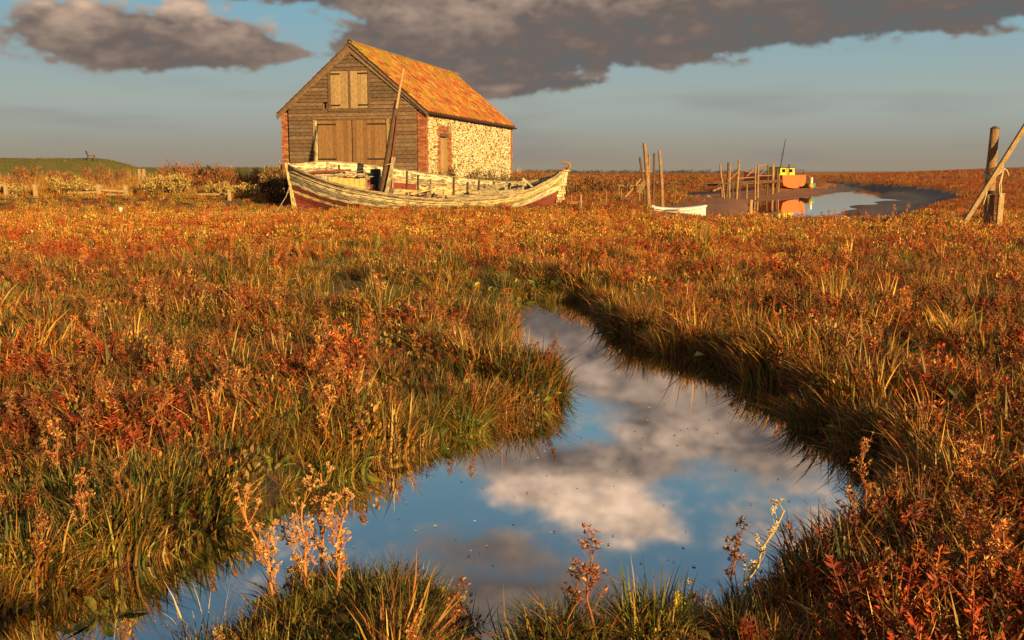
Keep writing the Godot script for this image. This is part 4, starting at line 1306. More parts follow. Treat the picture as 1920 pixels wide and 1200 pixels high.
	for a in [[Vector3(-4.3, 1.32, -0.2), Vector3(-2.1, 1.35, -0.5), 0.10, "worn"], [Vector3(-4.6, 1.42, -0.35), Vector3(-3.0, 1.52, -0.75), 0.07, "red"], [Vector3(-2.3, 0.55, 0.3), Vector3(-2.28, 1.35, 0.25), 0.08, "worn"], [Vector3(-2.05, 0.3, 0.2), Vector3(-2.04, 0.98, 0.2), 0.18, "red"],
		[Vector3(-1.2, 0.75, -0.2), Vector3(0.9, 0.62, -0.4), 0.10, "cream2"], [Vector3(0.05, 0.35, 0.0), Vector3(0.1, 0.98, -0.05), 0.14, "worn"], [Vector3(0.62, 0.35, 0.3), Vector3(0.63, 0.82, 0.3), 0.05, "cream2"], [Vector3(1.7, 0.4, 0.3), Vector3(1.7, 0.95, 0.3), 0.05, "cream2"],
		[Vector3(-0.6, 0.62, 0.5), Vector3(0.9, 0.98, 0.2), 0.05, "cream2"], [Vector3(2.3, 0.98, -0.1), Vector3(3.1, 0.52, 0.7), 0.05, "cream"], [Vector3(1.6, 0.70, 0.8), Vector3(3.6, 0.74, 0.5), 0.12, "worn"], [Vector3(2.0, 0.86, -0.4), Vector3(4.2, 1.14, -0.2), 0.08, "worn"], [Vector3(3.6, 0.62, 0.55), Vector3(3.62, 1.22, 0.5), 0.06, "cream"], [Vector3(3.6, 1.22, 0.5), Vector3(4.0, 0.86, 0.55), 0.06, "cream"],
		[Vector3(0.9, 0.5, 0.7), Vector3(3.2, 0.6, 0.85), 0.16, "worn"], [Vector3(2.5, 0.5, -0.3), Vector3(2.55, 1.0, -0.35), 0.3, "cream2"], [Vector3(3.0, 0.5, -0.3), Vector3(3.05, 1.0, -0.35), 0.24, "cream"]]:
		m = MB.new()
		m.bar(a[0], a[1], a[2], 0.04, Vector3(0.6, 0.2, 0.3) if absf(a[0].x - a[1].x) < 0.2 else Vector3(0, 1, 0.2), Color.WHITE, Vector2(rng.randf() * 4.0, rng.randf()))
		put("loose_timber", m.mesh(), M[a[3]], t)
	# the leaning mast, its pale upper pole and the prop
	m = MB.new()
	m.tube([Vector3(-1.72, 0.1, 0.72), Vector3(-1.38, 2.0, 0.70), Vector3(-1.02, 4.05, 0.70)], [0.15, 0.125, 0.09], 10, Color.WHITE, true, 0.06, rng)
	put("mast", m.mesh(), M.dark_post, t)
	m = MB.new()
	m.tube([Vector3(-1.04, 3.75, 0.82), Vector3(-0.92, 4.4, 0.80), Vector3(-0.76, 5.18, 0.80)], [0.055, 0.05, 0.04], 8)
	put("mast_top", m.mesh(), M.pale0, t)
	m = MB.new()
	m.bar(Vector3(-1.52, 0.3, 1.0), Vector3(-1.15, 1.98, 0.92), 0.14, 0.05, Vector3(1, 0, 0))
	put("mast_prop", m.mesh(), M.worn, t)
	m = MB.new()
	m.bar(Vector3(-1.42, 0.5, 0.88), Vector3(-1.0, 3.5, 0.84), 0.05, 0.03, Vector3(1, 0, 0))
	put("mast_batten", m.mesh(), M.red, t)
	m = MB.new()
	var rp := []
	for k in 13:
		var an = TAU * k / 12.0
		rp.append(Vector3(-1.34 + cos(an) * 0.2, 1.72 + 0.05 * cos(an), 0.78 + sin(an) * 0.22))
	m.tube(rp, rp.map(func(_q): return 0.017), 5, Color.WHITE, false)
	put("lashing", m.mesh(), M.rope, t)
	m = MB.new()
	m.tube([Vector3(-3.0, 1.42, -0.3), Vector3(-2.1, 1.55, 0.2), Vector3(-1.45, 1.85, 0.6)], [0.008, 0.008, 0.008], 4, Color.WHITE, false)
	put("stay_line", m.mesh(), M.rope, t)
	# black drum in the hull
	var dr = thing("barrel", "black barrel standing inside the wrecked boat beside its mast", "barrel", BOAT_AT + Vector3(-1.98, 0.82, -0.15))
	m = MB.new()
	m.tube([Vector3(0, 0, 0), Vector3(0, 0.02, 0), Vector3(0, 0.3, 0), Vector3(0, 0.68, 0), Vector3(0, 0.74, 0)], [0.19, 0.2, 0.215, 0.2, 0.18], 16)
	put("drum", m.mesh(), M.black, dr)
	for y in [0.18, 0.52]:
		m = MB.new()
		m.tube([Vector3(0, y, 0), Vector3(0, y + 0.03, 0)], [0.222, 0.222], 16)
		put("hoop", m.mesh(), M.iron, dr)
	m = MB.new()
	m.box(BOAT_AT + Vector3(-2.3, -0.05, -0.4), BOAT_AT + Vector3(-1.7, 0.82, 0.1))
	for i in m.v.size(): m.v[i] -= BOAT_AT
	put("engine_box", m.mesh(), M.red, t)
	# mooring line from the bow to a peg
	m = MB.new()
	m.tube([Vector3(-8.38, 0.95, -38.58), Vector3(-8.2, 0.55, -37.0), Vector3(-8.0, 0.24, -35.0), Vector3(-7.9, 0.12, -33.9)], [0.014, 0.014, 0.014, 0.014], 5)
	tag(put("bow_rope", m.mesh(), M.rope, self), "taut rope from the wrecked boat's bow to a peg", "rope")
	m = MB.new()
	var pts := []
	for k in 14: pts.append(Vector3(-7.9 - k * 0.36, 0.10 + 0.02 * sin(k * 1.3), -33.9 - 0.35 * sin(k * 0.45)))
	m.tube(pts, pts.map(func(_q): return 0.013), 5)
	tag(put("slack_rope", m.mesh(), M.rope, self), "slack rope lying on the bare ground left of the boat", "rope")
	post("mooring_peg", "small wooden peg that holds the boat's bow rope", "peg", Vector3(-7.9, -0.1, -33.88), Vector3(-7.86, 0.2, -33.86), 0.035, "post", 3)

# ---------------------------------------------------------------- posts, jetty, boats
func post_shape(a: Vector3, b: Vector3, r: float, sd: int, sides := 9) -> MB:
	rng.seed = 7000 + sd
	var m := MB.new()
	var pts := []
	var rad := []
	var ax = (b - a).normalized()
	var n = 7
	var bend = Vector3(rng.randf_range(-1, 1), 0, rng.randf_range(-1, 1)) * 0.018 * a.distance_to(b)
	for k in n:
		var t = k / (n - 1.0)
		pts.append(a.lerp(b, t) + bend * sin(t * PI))
		rad.append(r * lerpf(1.08, 0.9, t) * rng.randf_range(0.94, 1.05))
	pts.append(b + ax * r * 0.12)
	rad.append(r * 0.68)
	m.tube(pts, rad, sides, Color.WHITE, true, 0.07, rng)
	return m

func post(called: String, label: String, category: String, a: Vector3, b: Vector3, r: float, mat: String, sd: int, group := "") -> Node3D:
	var o = put(called, post_shape(Vector3.ZERO, b - a, r, sd).mesh(), M[mat], self, Transform3D(Basis.IDENTITY, a))
	tag(o, label, category, group)
	return o

func P(x: float, y: float, d: float) -> Vector3:
	return Vector3(x, y, -d)

func build_posts() -> void:
	# the cluster by the dinghy
	var gp := "tall mooring posts by the dinghy"
	for e in [["slim dark mooring post leaning left, leftmost of the tall cluster", P(5.73, 2.09, 46), P(6.02, -0.5, 46), 0.055, "dark_post"],
		["tallest and thickest mooring post, pale below, beside the white dinghy", P(5.41, 2.62, 42), P(5.67, -0.65, 42), 0.085, "post"],
		["slim straight mooring post just right of the tallest one", P(6.28, 2.23, 47), P(6.34, -0.6, 47), 0.05, "post"],
		["slim dark mooring post, fourth from the left of the tall cluster", P(6.65, 2.31, 48), P(6.60, -0.6, 48), 0.055, "dark_post"],
		["greenish thick mooring post, rightmost of the tall cluster", P(6.74, 2.42, 47), P(6.94, -0.7, 47), 0.08, "post"]]:
		post("mooring_post", e[0], "post", e[2], e[1], e[3], e[4], int(e[1].x * 100), gp)
	var st = thing("landing_stage", "low broken timber landing stage with a rail, left of the tall posts", "landing stage", P(5.2, 0, 46))
	var zero = P(5.2, 0, 46)
	for e in [[P(4.92, 0.87, 47), P(4.93, -0.3, 47), 0.03], [P(5.09, 0.84, 47.5), P(5.04, -0.3, 47.5), 0.03], [P(5.39, 0.26, 45), P(5.37, -0.6, 45), 0.035], [P(4.87, 0.26, 45), P(4.88, -0.5, 45), 0.035], [P(5.85, 0.9, 47), P(5.85, -0.5, 47), 0.04]]:
		put("leg", post_shape(e[1] - zero, e[0] - zero, e[2], int(e[2] * 900 + e[0].x * 31)).mesh(), M.post, st)
	for e in [["rail", P(4.85, 0.84, 47), P(6.0, 0.82, 47), 0.06, 0.04], ["brace", P(5.87, 1.14, 46.5), P(5.17, 0.3, 46.5), 0.06, 0.04], ["slab", P(5.80, 1.08, 44.5), P(5.53, 0.55, 44.6), 0.17, 0.06], ["rail", P(5.6, 1.5, 46), P(6.4, 1.46, 46.9), 0.07, 0.04]]:
		var m := MB.new()
		m.bar(e[1] - zero, e[2] - zero, e[3], e[4], Vector3(0.2, 1, 0))
		put(e[0], m.mesh(), M.pale1 if e[0] != "rail" else M.post, st)
	for k in 5:
		var m := MB.new()
		m.box(Vector3(-0.38, 0.24, -1.0 + k * 0.36) , Vector3(0.28, 0.28, -1.0 + k * 0.36 + 0.3), Color.WHITE, Vector2(k * 0.6, 0.1))
		put("plank", m.mesh(), M.board3, st)
	# the jetty
	var j0 = P(18.0, 0, 78)
	var jt = thing("jetty", "derelict plank jetty on crooked posts beside the orange boat", "jetty", j0)
	var idx := 0
	for e in [[P(14.63, 1.97, 72), P(14.8, -0.4, 72), 0.075], [P(13.95, 1.06, 68), P(14.19, -0.8, 68), 0.06], [P(14.57, 2.07, 69), P(14.47, -0.8, 69), 0.085], [P(14.89, 2.0, 70), P(14.93, -0.8, 70), 0.07], [P(15.95, 2.3, 72), P(15.84, -0.7, 72), 0.09], [P(15.3, 0.9, 71), P(15.35, -0.7, 71), 0.05],
		[P(18.53, 1.85, 78), P(18.58, -0.7, 78), 0.065], [P(19.23, 1.96, 80), P(19.26, -0.6, 80), 0.085], [P(21.47, 2.11, 86), P(21.45, -0.5, 86), 0.075], [P(22.38, 2.13, 88), P(22.46, -0.5, 88), 0.11], [P(22.66, 1.95, 88.6), P(22.6, -0.5, 88.6), 0.08], [P(23.33, 1.73, 90), P(23.3, -0.5, 90), 0.085], [P(20.2, 1.5, 84), P(20.2, -0.5, 84), 0.06], [P(20.8, 1.6, 86.5), P(20.8, -0.5, 86.5), 0.06], [P(16.6, 0.75, 74.5), P(16.6, -0.6, 74.5), 0.06], [P(17.6, 0.75, 76.5), P(17.6, -0.6, 76.5), 0.06], [P(24.0, 1.3, 92), P(24.0, -0.5, 92), 0.07]]:
		idx += 1
		put("post", post_shape(e[1] - j0, e[0] - j0, e[2], 300 + idx).mesh(), M.post if idx % 3 else M.dark_post, jt)
	for e in [[P(18.34, 1.1, 80), P(19.23, 1.94, 80), 0.09], [P(19.23, 1.94, 80.1), P(21.47, 2.05, 86), 0.09], [P(20.3, 1.1, 84), P(21.4, 1.9, 86), 0.07], [P(14.9, 0.9, 70.2), P(15.93, 1.5, 72), 0.07], [P(13.4, 0.2, 68), P(14.6, 0.55, 70), 0.12], [P(13.0, -0.1, 68), P(14.0, -0.6, 68), 0.1], [P(16.0, 1.0, 72.2), P(18.5, 1.05, 78.1), 0.07], [P(19.3, 1.15, 80.2), P(22.3, 1.15, 88), 0.07]]:
		var m := MB.new()
		m.bar(e[0] - j0, e[1] - j0, e[2], 0.06, Vector3(0, 1, 0.1))
		put("rail", m.mesh(), M.post, jt)
	for s in [-0.45, 0.45]:
		var m := MB.new()
		m.bar(P(13.2 + s, 0.58, 67.5) - j0, P(23.6 + s, 0.62, 91) - j0, 0.14, 0.12, Vector3(0, 1, 0))
		put("bearer", m.mesh(), M.dark_post, jt)
	rng.seed = 88
	for k in 70:
		if rng.randf() < 0.12: continue
		var t = k / 69.0
		var c = P(lerpf(13.2, 23.6, t), 0.68 + rng.randf_range(-0.015, 0.02) + 0.04 * t, lerpf(67.5, 91.0, t)) - j0
		var m := MB.new()
		var turn = Vector3(1, rng.randf_range(-0.03, 0.03), 0.42 + rng.randf_range(-0.05, 0.05)).normalized()
		m.bar(c - turn * rng.randf_range(0.55, 0.72), c + turn * rng.randf_range(0.55, 0.72), 0.30, 0.05, Vector3(-0.42, 0, 1), Color.WHITE, Vector2(k * 0.37, k * 0.13))
		put("plank", m.mesh(), M["board%d" % (k % 4)], jt)
	post("stump", "short pale square stump standing at the water's edge", "post", P(9.37, -0.75, 40), P(9.37, 0.36, 40), 0.085, "pale1", 41)
	# low posts and boards right of the wreck
	var g2 := "low posts behind the wreck's stern"
	for e in [["pale upright post right of the wreck's rudder", 2.52, 37.6, 0.62, 0.045, "pale1"], ["thick dark stump in front of the pale post by the wreck's rudder", 2.44, 37.2, 0.34, 0.06, "dark_post"], ["slim brown stake nearest the wreck's rudder", 2.2, 38.2, 0.60, 0.03, "post"], ["thin brown stake between the wreck and the landing stage", 3.5, 38.0, 0.75, 0.025, "post"]]:
		post("low_post", e[0], "post", P(e[1], -0.35, e[2]), P(e[1] + 0.02, e[3], e[2]), e[4], e[5], int(e[1] * 77), g2)
	var m := MB.new()
	m.bar(P(2.02, 0.33, 37.6), P(2.48, 0.33, 37.5), 0.12, 0.05, Vector3(0, 1, 0))
	tag(put("low_board", m.mesh(), M.door0, self), "short horizontal board between the low posts behind the wreck", "board")
	# the big mooring post on the right with its pole, prop and ropes
	var big = thing("great_post", "thick weathered mooring post at the right edge of the marsh", "post", P(11.89, 0, 25.3))
	put("shaft", post_shape(Vector3(0, -0.3, 0), Vector3(-0.03, 2.5, 0), 0.125, 5, 14).mesh(), M.post, big)
	m = MB.new()
	m.tube([Vector3(-0.03, 2.5, 0), Vector3(-0.03, 2.56, 0)], [0.124, 0.03], 14)
	put("cap", m.mesh(), M.dark_post, big)
	m = MB.new()
	m.tube([Vector3(-0.012, 0.92, 0), Vector3(-0.012, 0.99, 0)], [0.134, 0.134], 14)
	put("iron_band", m.mesh(), M.iron, big)
	m = MB.new()
	m.bar(P(10.98, -0.08, 25.04), P(12.55, 2.93, 24.75), 0.10, 0.09, Vector3(1, 0, 0))
	tag(put("leaning_pole", m.mesh(), M.pale1, self), "long pale squared pole leaning across the thick mooring post", "pole")
	m = MB.new()
	m.bar(P(11.97, -0.1, 25.02), P(12.02, 0.93, 25.07), 0.125, 0.1, Vector3(1, 0, 0))
	tag(put("short_prop", m.mesh(), M.pale0, self), "short pale upright timber against the thick mooring post", "post")
	m = MB.new()
	m.bar(P(11.9, 0.10, 24.45), P(13.6, 0.13, 24.3), 0.2, 0.06, Vector3(0, 0, 1))
	tag(put("plank_step", m.mesh(), M.board2, self), "weathered plank lying on the marsh beside the thick mooring post", "plank")
	var rp = thing("mooring_rope", "pale rope knotted round the thick post and the leaning pole", "rope", P(11.85, 1.48, 24.95))
	for k in 3:
		m = MB.new()
		var ring := []
		for i in 17:
			var an = TAU * i / 16.0
			ring.append(Vector3(-0.02 + cos(an) * (0.19 + k * 0.012), -0.04 * k + 0.10 * cos(an) + 0.03 * sin(an * 2.0), -0.22 + sin(an) * 0.30))
		m.tube(ring, ring.map(func(_q): return 0.014), 6, Color.WHITE, false)
		put("turn", m.mesh(), M.rope, rp)
	for e in [[Vector3(0.10, 0.05, 0.06), Vector3(0.06, -0.3, 0.05), Vector3(0.10, -0.62, 0.04)], [Vector3(0.10, 0.02, 0.06), Vector3(0.01, -0.35, 0.07), Vector3(0.05, -0.60, 0.06)], [Vector3(0.10, 0.06, 0.06), Vector3(0.18, 0.0, 0.07), Vector3(0.24, -0.12, 0.05)], [Vector3(0.05, -0.60, 0.06), Vector3(0.08, -0.64, 0.05), Vector3(0.10, -0.62, 0.04)], [Vector3(-0.2, -0.2, 0.0), Vector3(-0.24, -0.5, 0.0), Vector3(-0.3, -0.82, -0.02)]]:
		m = MB.new()
		m.tube(e, [0.016, 0.015, 0.013], 6)
		put("tail", m.mesh(), M.rope, rp)

func loft(stations: Array, m: MB, col: Color, cols := []) -> void:
	m.grid(stations, col, false, 0.3, 0.2, cols)

func build_dinghy() -> void:
	var t = thing("dinghy", "small white dinghy lying on the mud beside the tallest mooring post", "dinghy", P(6.02, -0.60, 43.6), -0.04)
	t.scale = Vector3(1.16, 1.15, 1.1)
	var white = Color(0.86, 0.84, 0.76)
	var outer := []
	var inner := []
	var L := 1.95
	var n := 16
	for k in n + 1:
		var x = L * k / n
		var f = float(k) / n
		var w = 0.46 * pow(maxf(0.0, 1.0 - pow(f, 3.6)), 0.6) + 0.01
		var h = 0.46 - 0.10 * sin(f * PI) + 0.06 * f
		var kl = 0.10 * pow(f, 4.0) + 0.02
		var ro := []
		var ri := []
		for i in 13:
			var a = PI * i / 12.0
			var z = cos(a) * w
			var yy = pow(absf(cos(a)), 3.0)
			ro.append(Vector3(x, lerpf(kl, h, yy), z * (1.0 - 0.15 * (1.0 - yy))))
			ri.append(Vector3(clampf(x, 0.04, L - 0.05), lerpf(kl + 0.04, h, yy), z * 0.88 * (1.0 - 0.15 * (1.0 - yy))))
		outer.append(ro)
		ri.reverse()
		inner.append(ri)
	var m := MB.new()
	loft(outer, m, white)
	put("hull", m.mesh(), M.hull_paint, t)
	m = MB.new()
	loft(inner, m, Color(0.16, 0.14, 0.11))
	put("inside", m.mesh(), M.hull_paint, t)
	m = MB.new()
	for s in [1, -1]:
		var rim := []
		for k in n + 1: rim.append(outer[k][0 if s > 0 else 12] + Vector3(0, 0.01, 0))
		m.tube(rim, rim.map(func(_q): return 0.05), 8, white)
	put("gunwale", m.mesh(), M.hull_paint, t)
	m = MB.new()
	m.hexa([Vector3(-0.02, 0.03, 0.3), Vector3(0.04, 0.03, 0.3), Vector3(0.04, 0.03, -0.3), Vector3(-0.02, 0.03, -0.3), Vector3(-0.08, 0.56, 0.46), Vector3(0.03, 0.56, 0.46), Vector3(0.03, 0.56, -0.46), Vector3(-0.08, 0.56, -0.46)], white)
	put("transom", m.mesh(), M.hull_paint, t)
	m = MB.new()
	m.box(Vector3(0.75, 0.30, -0.40), Vector3(1.0, 0.34, 0.40), white)
	put("thwart", m.mesh(), M.hull_paint, t)
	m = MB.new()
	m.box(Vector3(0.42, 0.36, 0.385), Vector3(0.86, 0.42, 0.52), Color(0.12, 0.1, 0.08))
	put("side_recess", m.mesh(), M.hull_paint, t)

func build_orange_boat() -> void:
	var t = thing("fishing_boat", "orange hulled fishing boat with a yellow wheelhouse aground on the creek mud", "boat", P(27.6, -0.32, 100.0), 0.45)
	t.scale = Vector3(1.17, 1.0, 1.1)
	var orange = Color(0.85, 0.16, 0.025)
	var st := []
	for k in 15:
		var f = k / 14.0
		var w = 1.32 * pow(maxf(0.0, 1.0 - pow(f, 2.8)), 0.7) * (0.93 + 0.12 * sin(f * PI)) + 0.02
		var h = 1.46 + 0.45 * f * f
		var kl = 0.12 + 0.5 * pow(f, 5.0)
		var row := []
		for p in [[1.0, 1.0], [1.0, 0.8], [0.98, 0.5], [0.9, 0.28], [0.55, 0.12], [0.06, 0.03], [-0.06, 0.03], [-0.55, 0.12], [-0.9, 0.28], [-0.98, 0.5], [-1.0, 0.8], [-1.0, 1.0]]:
			row.append(Vector3(p[0] * w, lerpf(kl, h, p[1]), -7.0 * f))
		row.reverse()
		st.append(row)
	var m := MB.new()
	loft(st, m, orange)
	put("hull", m.mesh(), M.hull_paint, t)
	m = MB.new()
	var r0 = st[0]
	for i in range(1, r0.size() - 1): m.tri(r0[0] + Vector3(0, 0, 0.01), r0[i] + Vector3(0, 0, 0.01), r0[i + 1] + Vector3(0, 0, 0.01), orange)
	put("transom", m.mesh(), M.hull_paint, t)
	m = MB.new()
	for k in 14:
		var a: Vector3 = st[k][0]
		var b: Vector3 = st[k][11]
		m.quad(a * Vector3(0.98, 1, 1) - Vector3(0, 0.06, 0), b * Vector3(0.98, 1, 1) - Vector3(0, 0.06, 0), st[k + 1][11] * Vector3(0.98, 1, 1) - Vector3(0, 0.06, 0), st[k + 1][0] * Vector3(0.98, 1, 1) - Vector3(0, 0.06, 0), Color(0.35, 0.3, 0.22))
	put("deck", m.mesh(), M.hull_paint, t)
	m = MB.new()
	m.hexa([Vector3(-0.08, -0.3, 0.02), Vector3(0.08, -0.3, 0.02), Vector3(0.08, -0.3, -5.5), Vector3(-0.08, -0.3, -5.5), Vector3(-0.1, 0.2, 0.05), Vector3(0.1, 0.2, 0.05), Vector3(0.1, 0.3, -6.2), Vector3(-0.1, 0.3, -6.2)], Color(0.05, 0.03, 0.025))
	put("keel", m.mesh(), M.hull_paint, t)
	var yel = Color(0.86, 0.66, 0.05)
	m = MB.new()
	m.hexa([Vector3(-0.80, 1.40, -0.9), Vector3(0.80, 1.40, -0.9), Vector3(0.80, 1.40, -2.6), Vector3(-0.80, 1.40, -2.6), Vector3(-0.74, 2.16, -0.95), Vector3(0.74, 2.16, -0.95), Vector3(0.72, 2.16, -2.5), Vector3(-0.72, 2.16, -2.5)], yel)
	var wh = put("wheelhouse", m.mesh(), M.hull_paint, t)
	for x in [-0.42, 0.36]:
		m = MB.new()
		m.box(Vector3(x - 0.17, 1.72, -0.95), Vector3(x + 0.17, 2.04, -0.91))
		put("window", m.mesh(), M.glass, wh)
	for z in [-1.3, -2.0]:
		m = MB.new()
		m.box(Vector3(0.74, 1.75, z - 0.2), Vector3(0.79, 2.04, z + 0.2))
		put("window", m.mesh(), M.glass, wh)
	m = MB.new()
	m.hexa([Vector3(-0.82, 2.16, -0.85), Vector3(0.82, 2.16, -0.85), Vector3(0.8, 2.16, -2.6), Vector3(-0.8, 2.16, -2.6), Vector3(-0.7, 2.24, -0.9), Vector3(0.7, 2.24, -0.9), Vector3(0.7, 2.24, -2.5), Vector3(-0.7, 2.24, -2.5)], Color(0.14, 0.09, 0.03))
	put("roof", m.mesh(), M.hull_paint, wh)
	m = MB.new()
	m.tube([Vector3(-0.03, 1.4, -0.7), Vector3(-0.03, 2.5, -0.7)], [0.05, 0.05], 8)
	put("exhaust_pipe", m.mesh(), M.iron, t)
	m = MB.new()
	m.tube([Vector3(0.4, 2.2, -2.4), Vector3(0.62, 3.6, -2.4), Vector3(0.85, 5.05, -2.4)], [0.045, 0.04, 0.025], 7)
	put("mast", m.mesh(), M.iron, t)
	m = MB.new()
	m.bar(Vector3(0.4, 3.55, -2.4), Vector3(0.75, 3.6, -2.4), 0.05, 0.04, Vector3(0, 1, 0))
	put("mast_crossbar", m.mesh(), M.iron, t)
	for e in [[Vector3(1.25, 1.5, -0.3), Vector3(1.25, 1.95, -0.3)], [Vector3(1.3, 1.5, -1.6), Vector3(1.3, 1.95, -1.6)], [Vector3(1.25, 1.95, -0.3), Vector3(1.3, 1.95, -1.6)]]:
		m = MB.new()
		m.tube(e, [0.025, 0.025], 6)
		put("rail", m.mesh(), M.iron, t)
	var fd = thing("fender", "round orange fender hanging on the orange boat's right side", "fender", P(29.0, -0.12, 99.2))
	m = MB.new()
	m.tube([Vector3(0, 0, 0), Vector3(0, 0.06, 0), Vector3(0, 0.2, 0), Vector3(0, 0.36, 0), Vector3(0, 0.44, 0), Vector3(0, 0.5, 0)], [0.05, 0.16, 0.24, 0.2, 0.09, 0.04], 14, Color(0.85, 0.4, 0.04))
	put("ball", m.mesh(), M.hull_paint, fd)
	m = MB.new()
	m.tube([Vector3(0, 0.48, 0), Vector3(-0.08, 1.2, -0.1)], [0.015, 0.015], 5)
	put("lanyard", m.mesh(), M.rope, fd)
	var td = thing("tender", "small white and green boat behind the orange boat", "boat", P(30.3, -0.3, 103.0), 0.5)
	td.scale = Vector3(0.6, 0.8, 0.6)
	var s2 := []
	for k in 9:
		var f = k / 8.0
		var w = 0.7 * pow(maxf(0.0, 1.0 - pow(f, 2.6)), 0.7) + 0.01
		s2.append([Vector3(-w, 0.75, -3.0 * f), Vector3(-w * 0.9, 0.3, -3.0 * f), Vector3(0, 0.12, -3.0 * f), Vector3(w * 0.9, 0.3, -3.0 * f), Vector3(w, 0.75, -3.0 * f)])
	m = MB.new()
	loft(s2, m, Color(0.08, 0.28, 0.17))
	for i in range(1, 4): m.tri(s2[0][0], s2[0][i], s2[0][i + 1], Color(0.08, 0.28, 0.17))
	put("hull", m.mesh(), M.hull_paint, td)
	m = MB.new()
	for k in 8: m.quad(s2[k][0], s2[k][4], s2[k + 1][4], s2[k + 1][0], Color(0.85, 0.84, 0.8))
	put("deck", m.mesh(), M.hull_paint, td)
	m = MB.new()
	m.box(Vector3(0.0, 0.76, -0.5), Vector3(0.3, 1.5, -0.3), Color(0.85, 0.84, 0.8))
	put("console", m.mesh(), M.hull_paint, td)

# ---------------------------------------------------------------- left field: fence, shrubs, bench, far trees
func shrub(called: String, label: String, at: Vector3, h: float, w: float, sd: int, cols: Array, leaves: int, size: float, group := "", twiggy := 0.5) -> void:
	var t = thing(called, label, "bush", at, 0.0, group)
	rng.seed = 3000 + sd
	var st := MB.new()
	var lf := MB.new()
	var n := 34
	for i in n:
		var an = rng.randf() * TAU
		var r = sqrt(rng.randf())
		var tip = Vector3(cos(an) * r * w * 0.5, h * (0.55 + 0.5 * rng.randf()) * sqrt(1.0 - 0.6 * r * r), sin(an) * r * w * 0.5)
		var base = Vector3(tip.x * 0.25, -0.1, tip.z * 0.25)
		var mid = base.lerp(tip, 0.5) + Vector3(tip.x * 0.12, 0.05 * h, tip.z * 0.12)
		st.tube([base, mid, tip], [0.018, 0.012, 0.005], 4, vary(cols[0], 0.2), false)
		for k in int(leaves / float(n)):
			var f = pow(rng.randf(), 0.6)
			var p = mid.lerp(tip, f) if f > 0.3 else base.lerp(mid, f + 0.4)
			p += Vector3(rng.randf_range(-1, 1), rng.randf_range(-0.6, 1), rng.randf_range(-1, 1)) * 0.11 * h
			var dv = Vector3(rng.randf_range(-1, 1), rng.randf_range(0.1, 1.6 + twiggy), rng.randf_range(-1, 1)).normalized()
			var l = size * rng.randf_range(0.6, 1.6)
			lf.blade([p, p + dv * l * 0.5, p + dv * l], [0.001, l * lerpf(0.26, 0.07, twiggy), 0.0], dv.cross(Vector3(rng.randf() - 0.5, 0.2, rng.randf() - 0.5)).normalized(), vary(cols[1 + rng.randi() % (cols.size() - 1)], 0.28))
	put("branches", st.mesh(), M.dry, t)
	put("foliage", lf.mesh(), M.leaf, t)

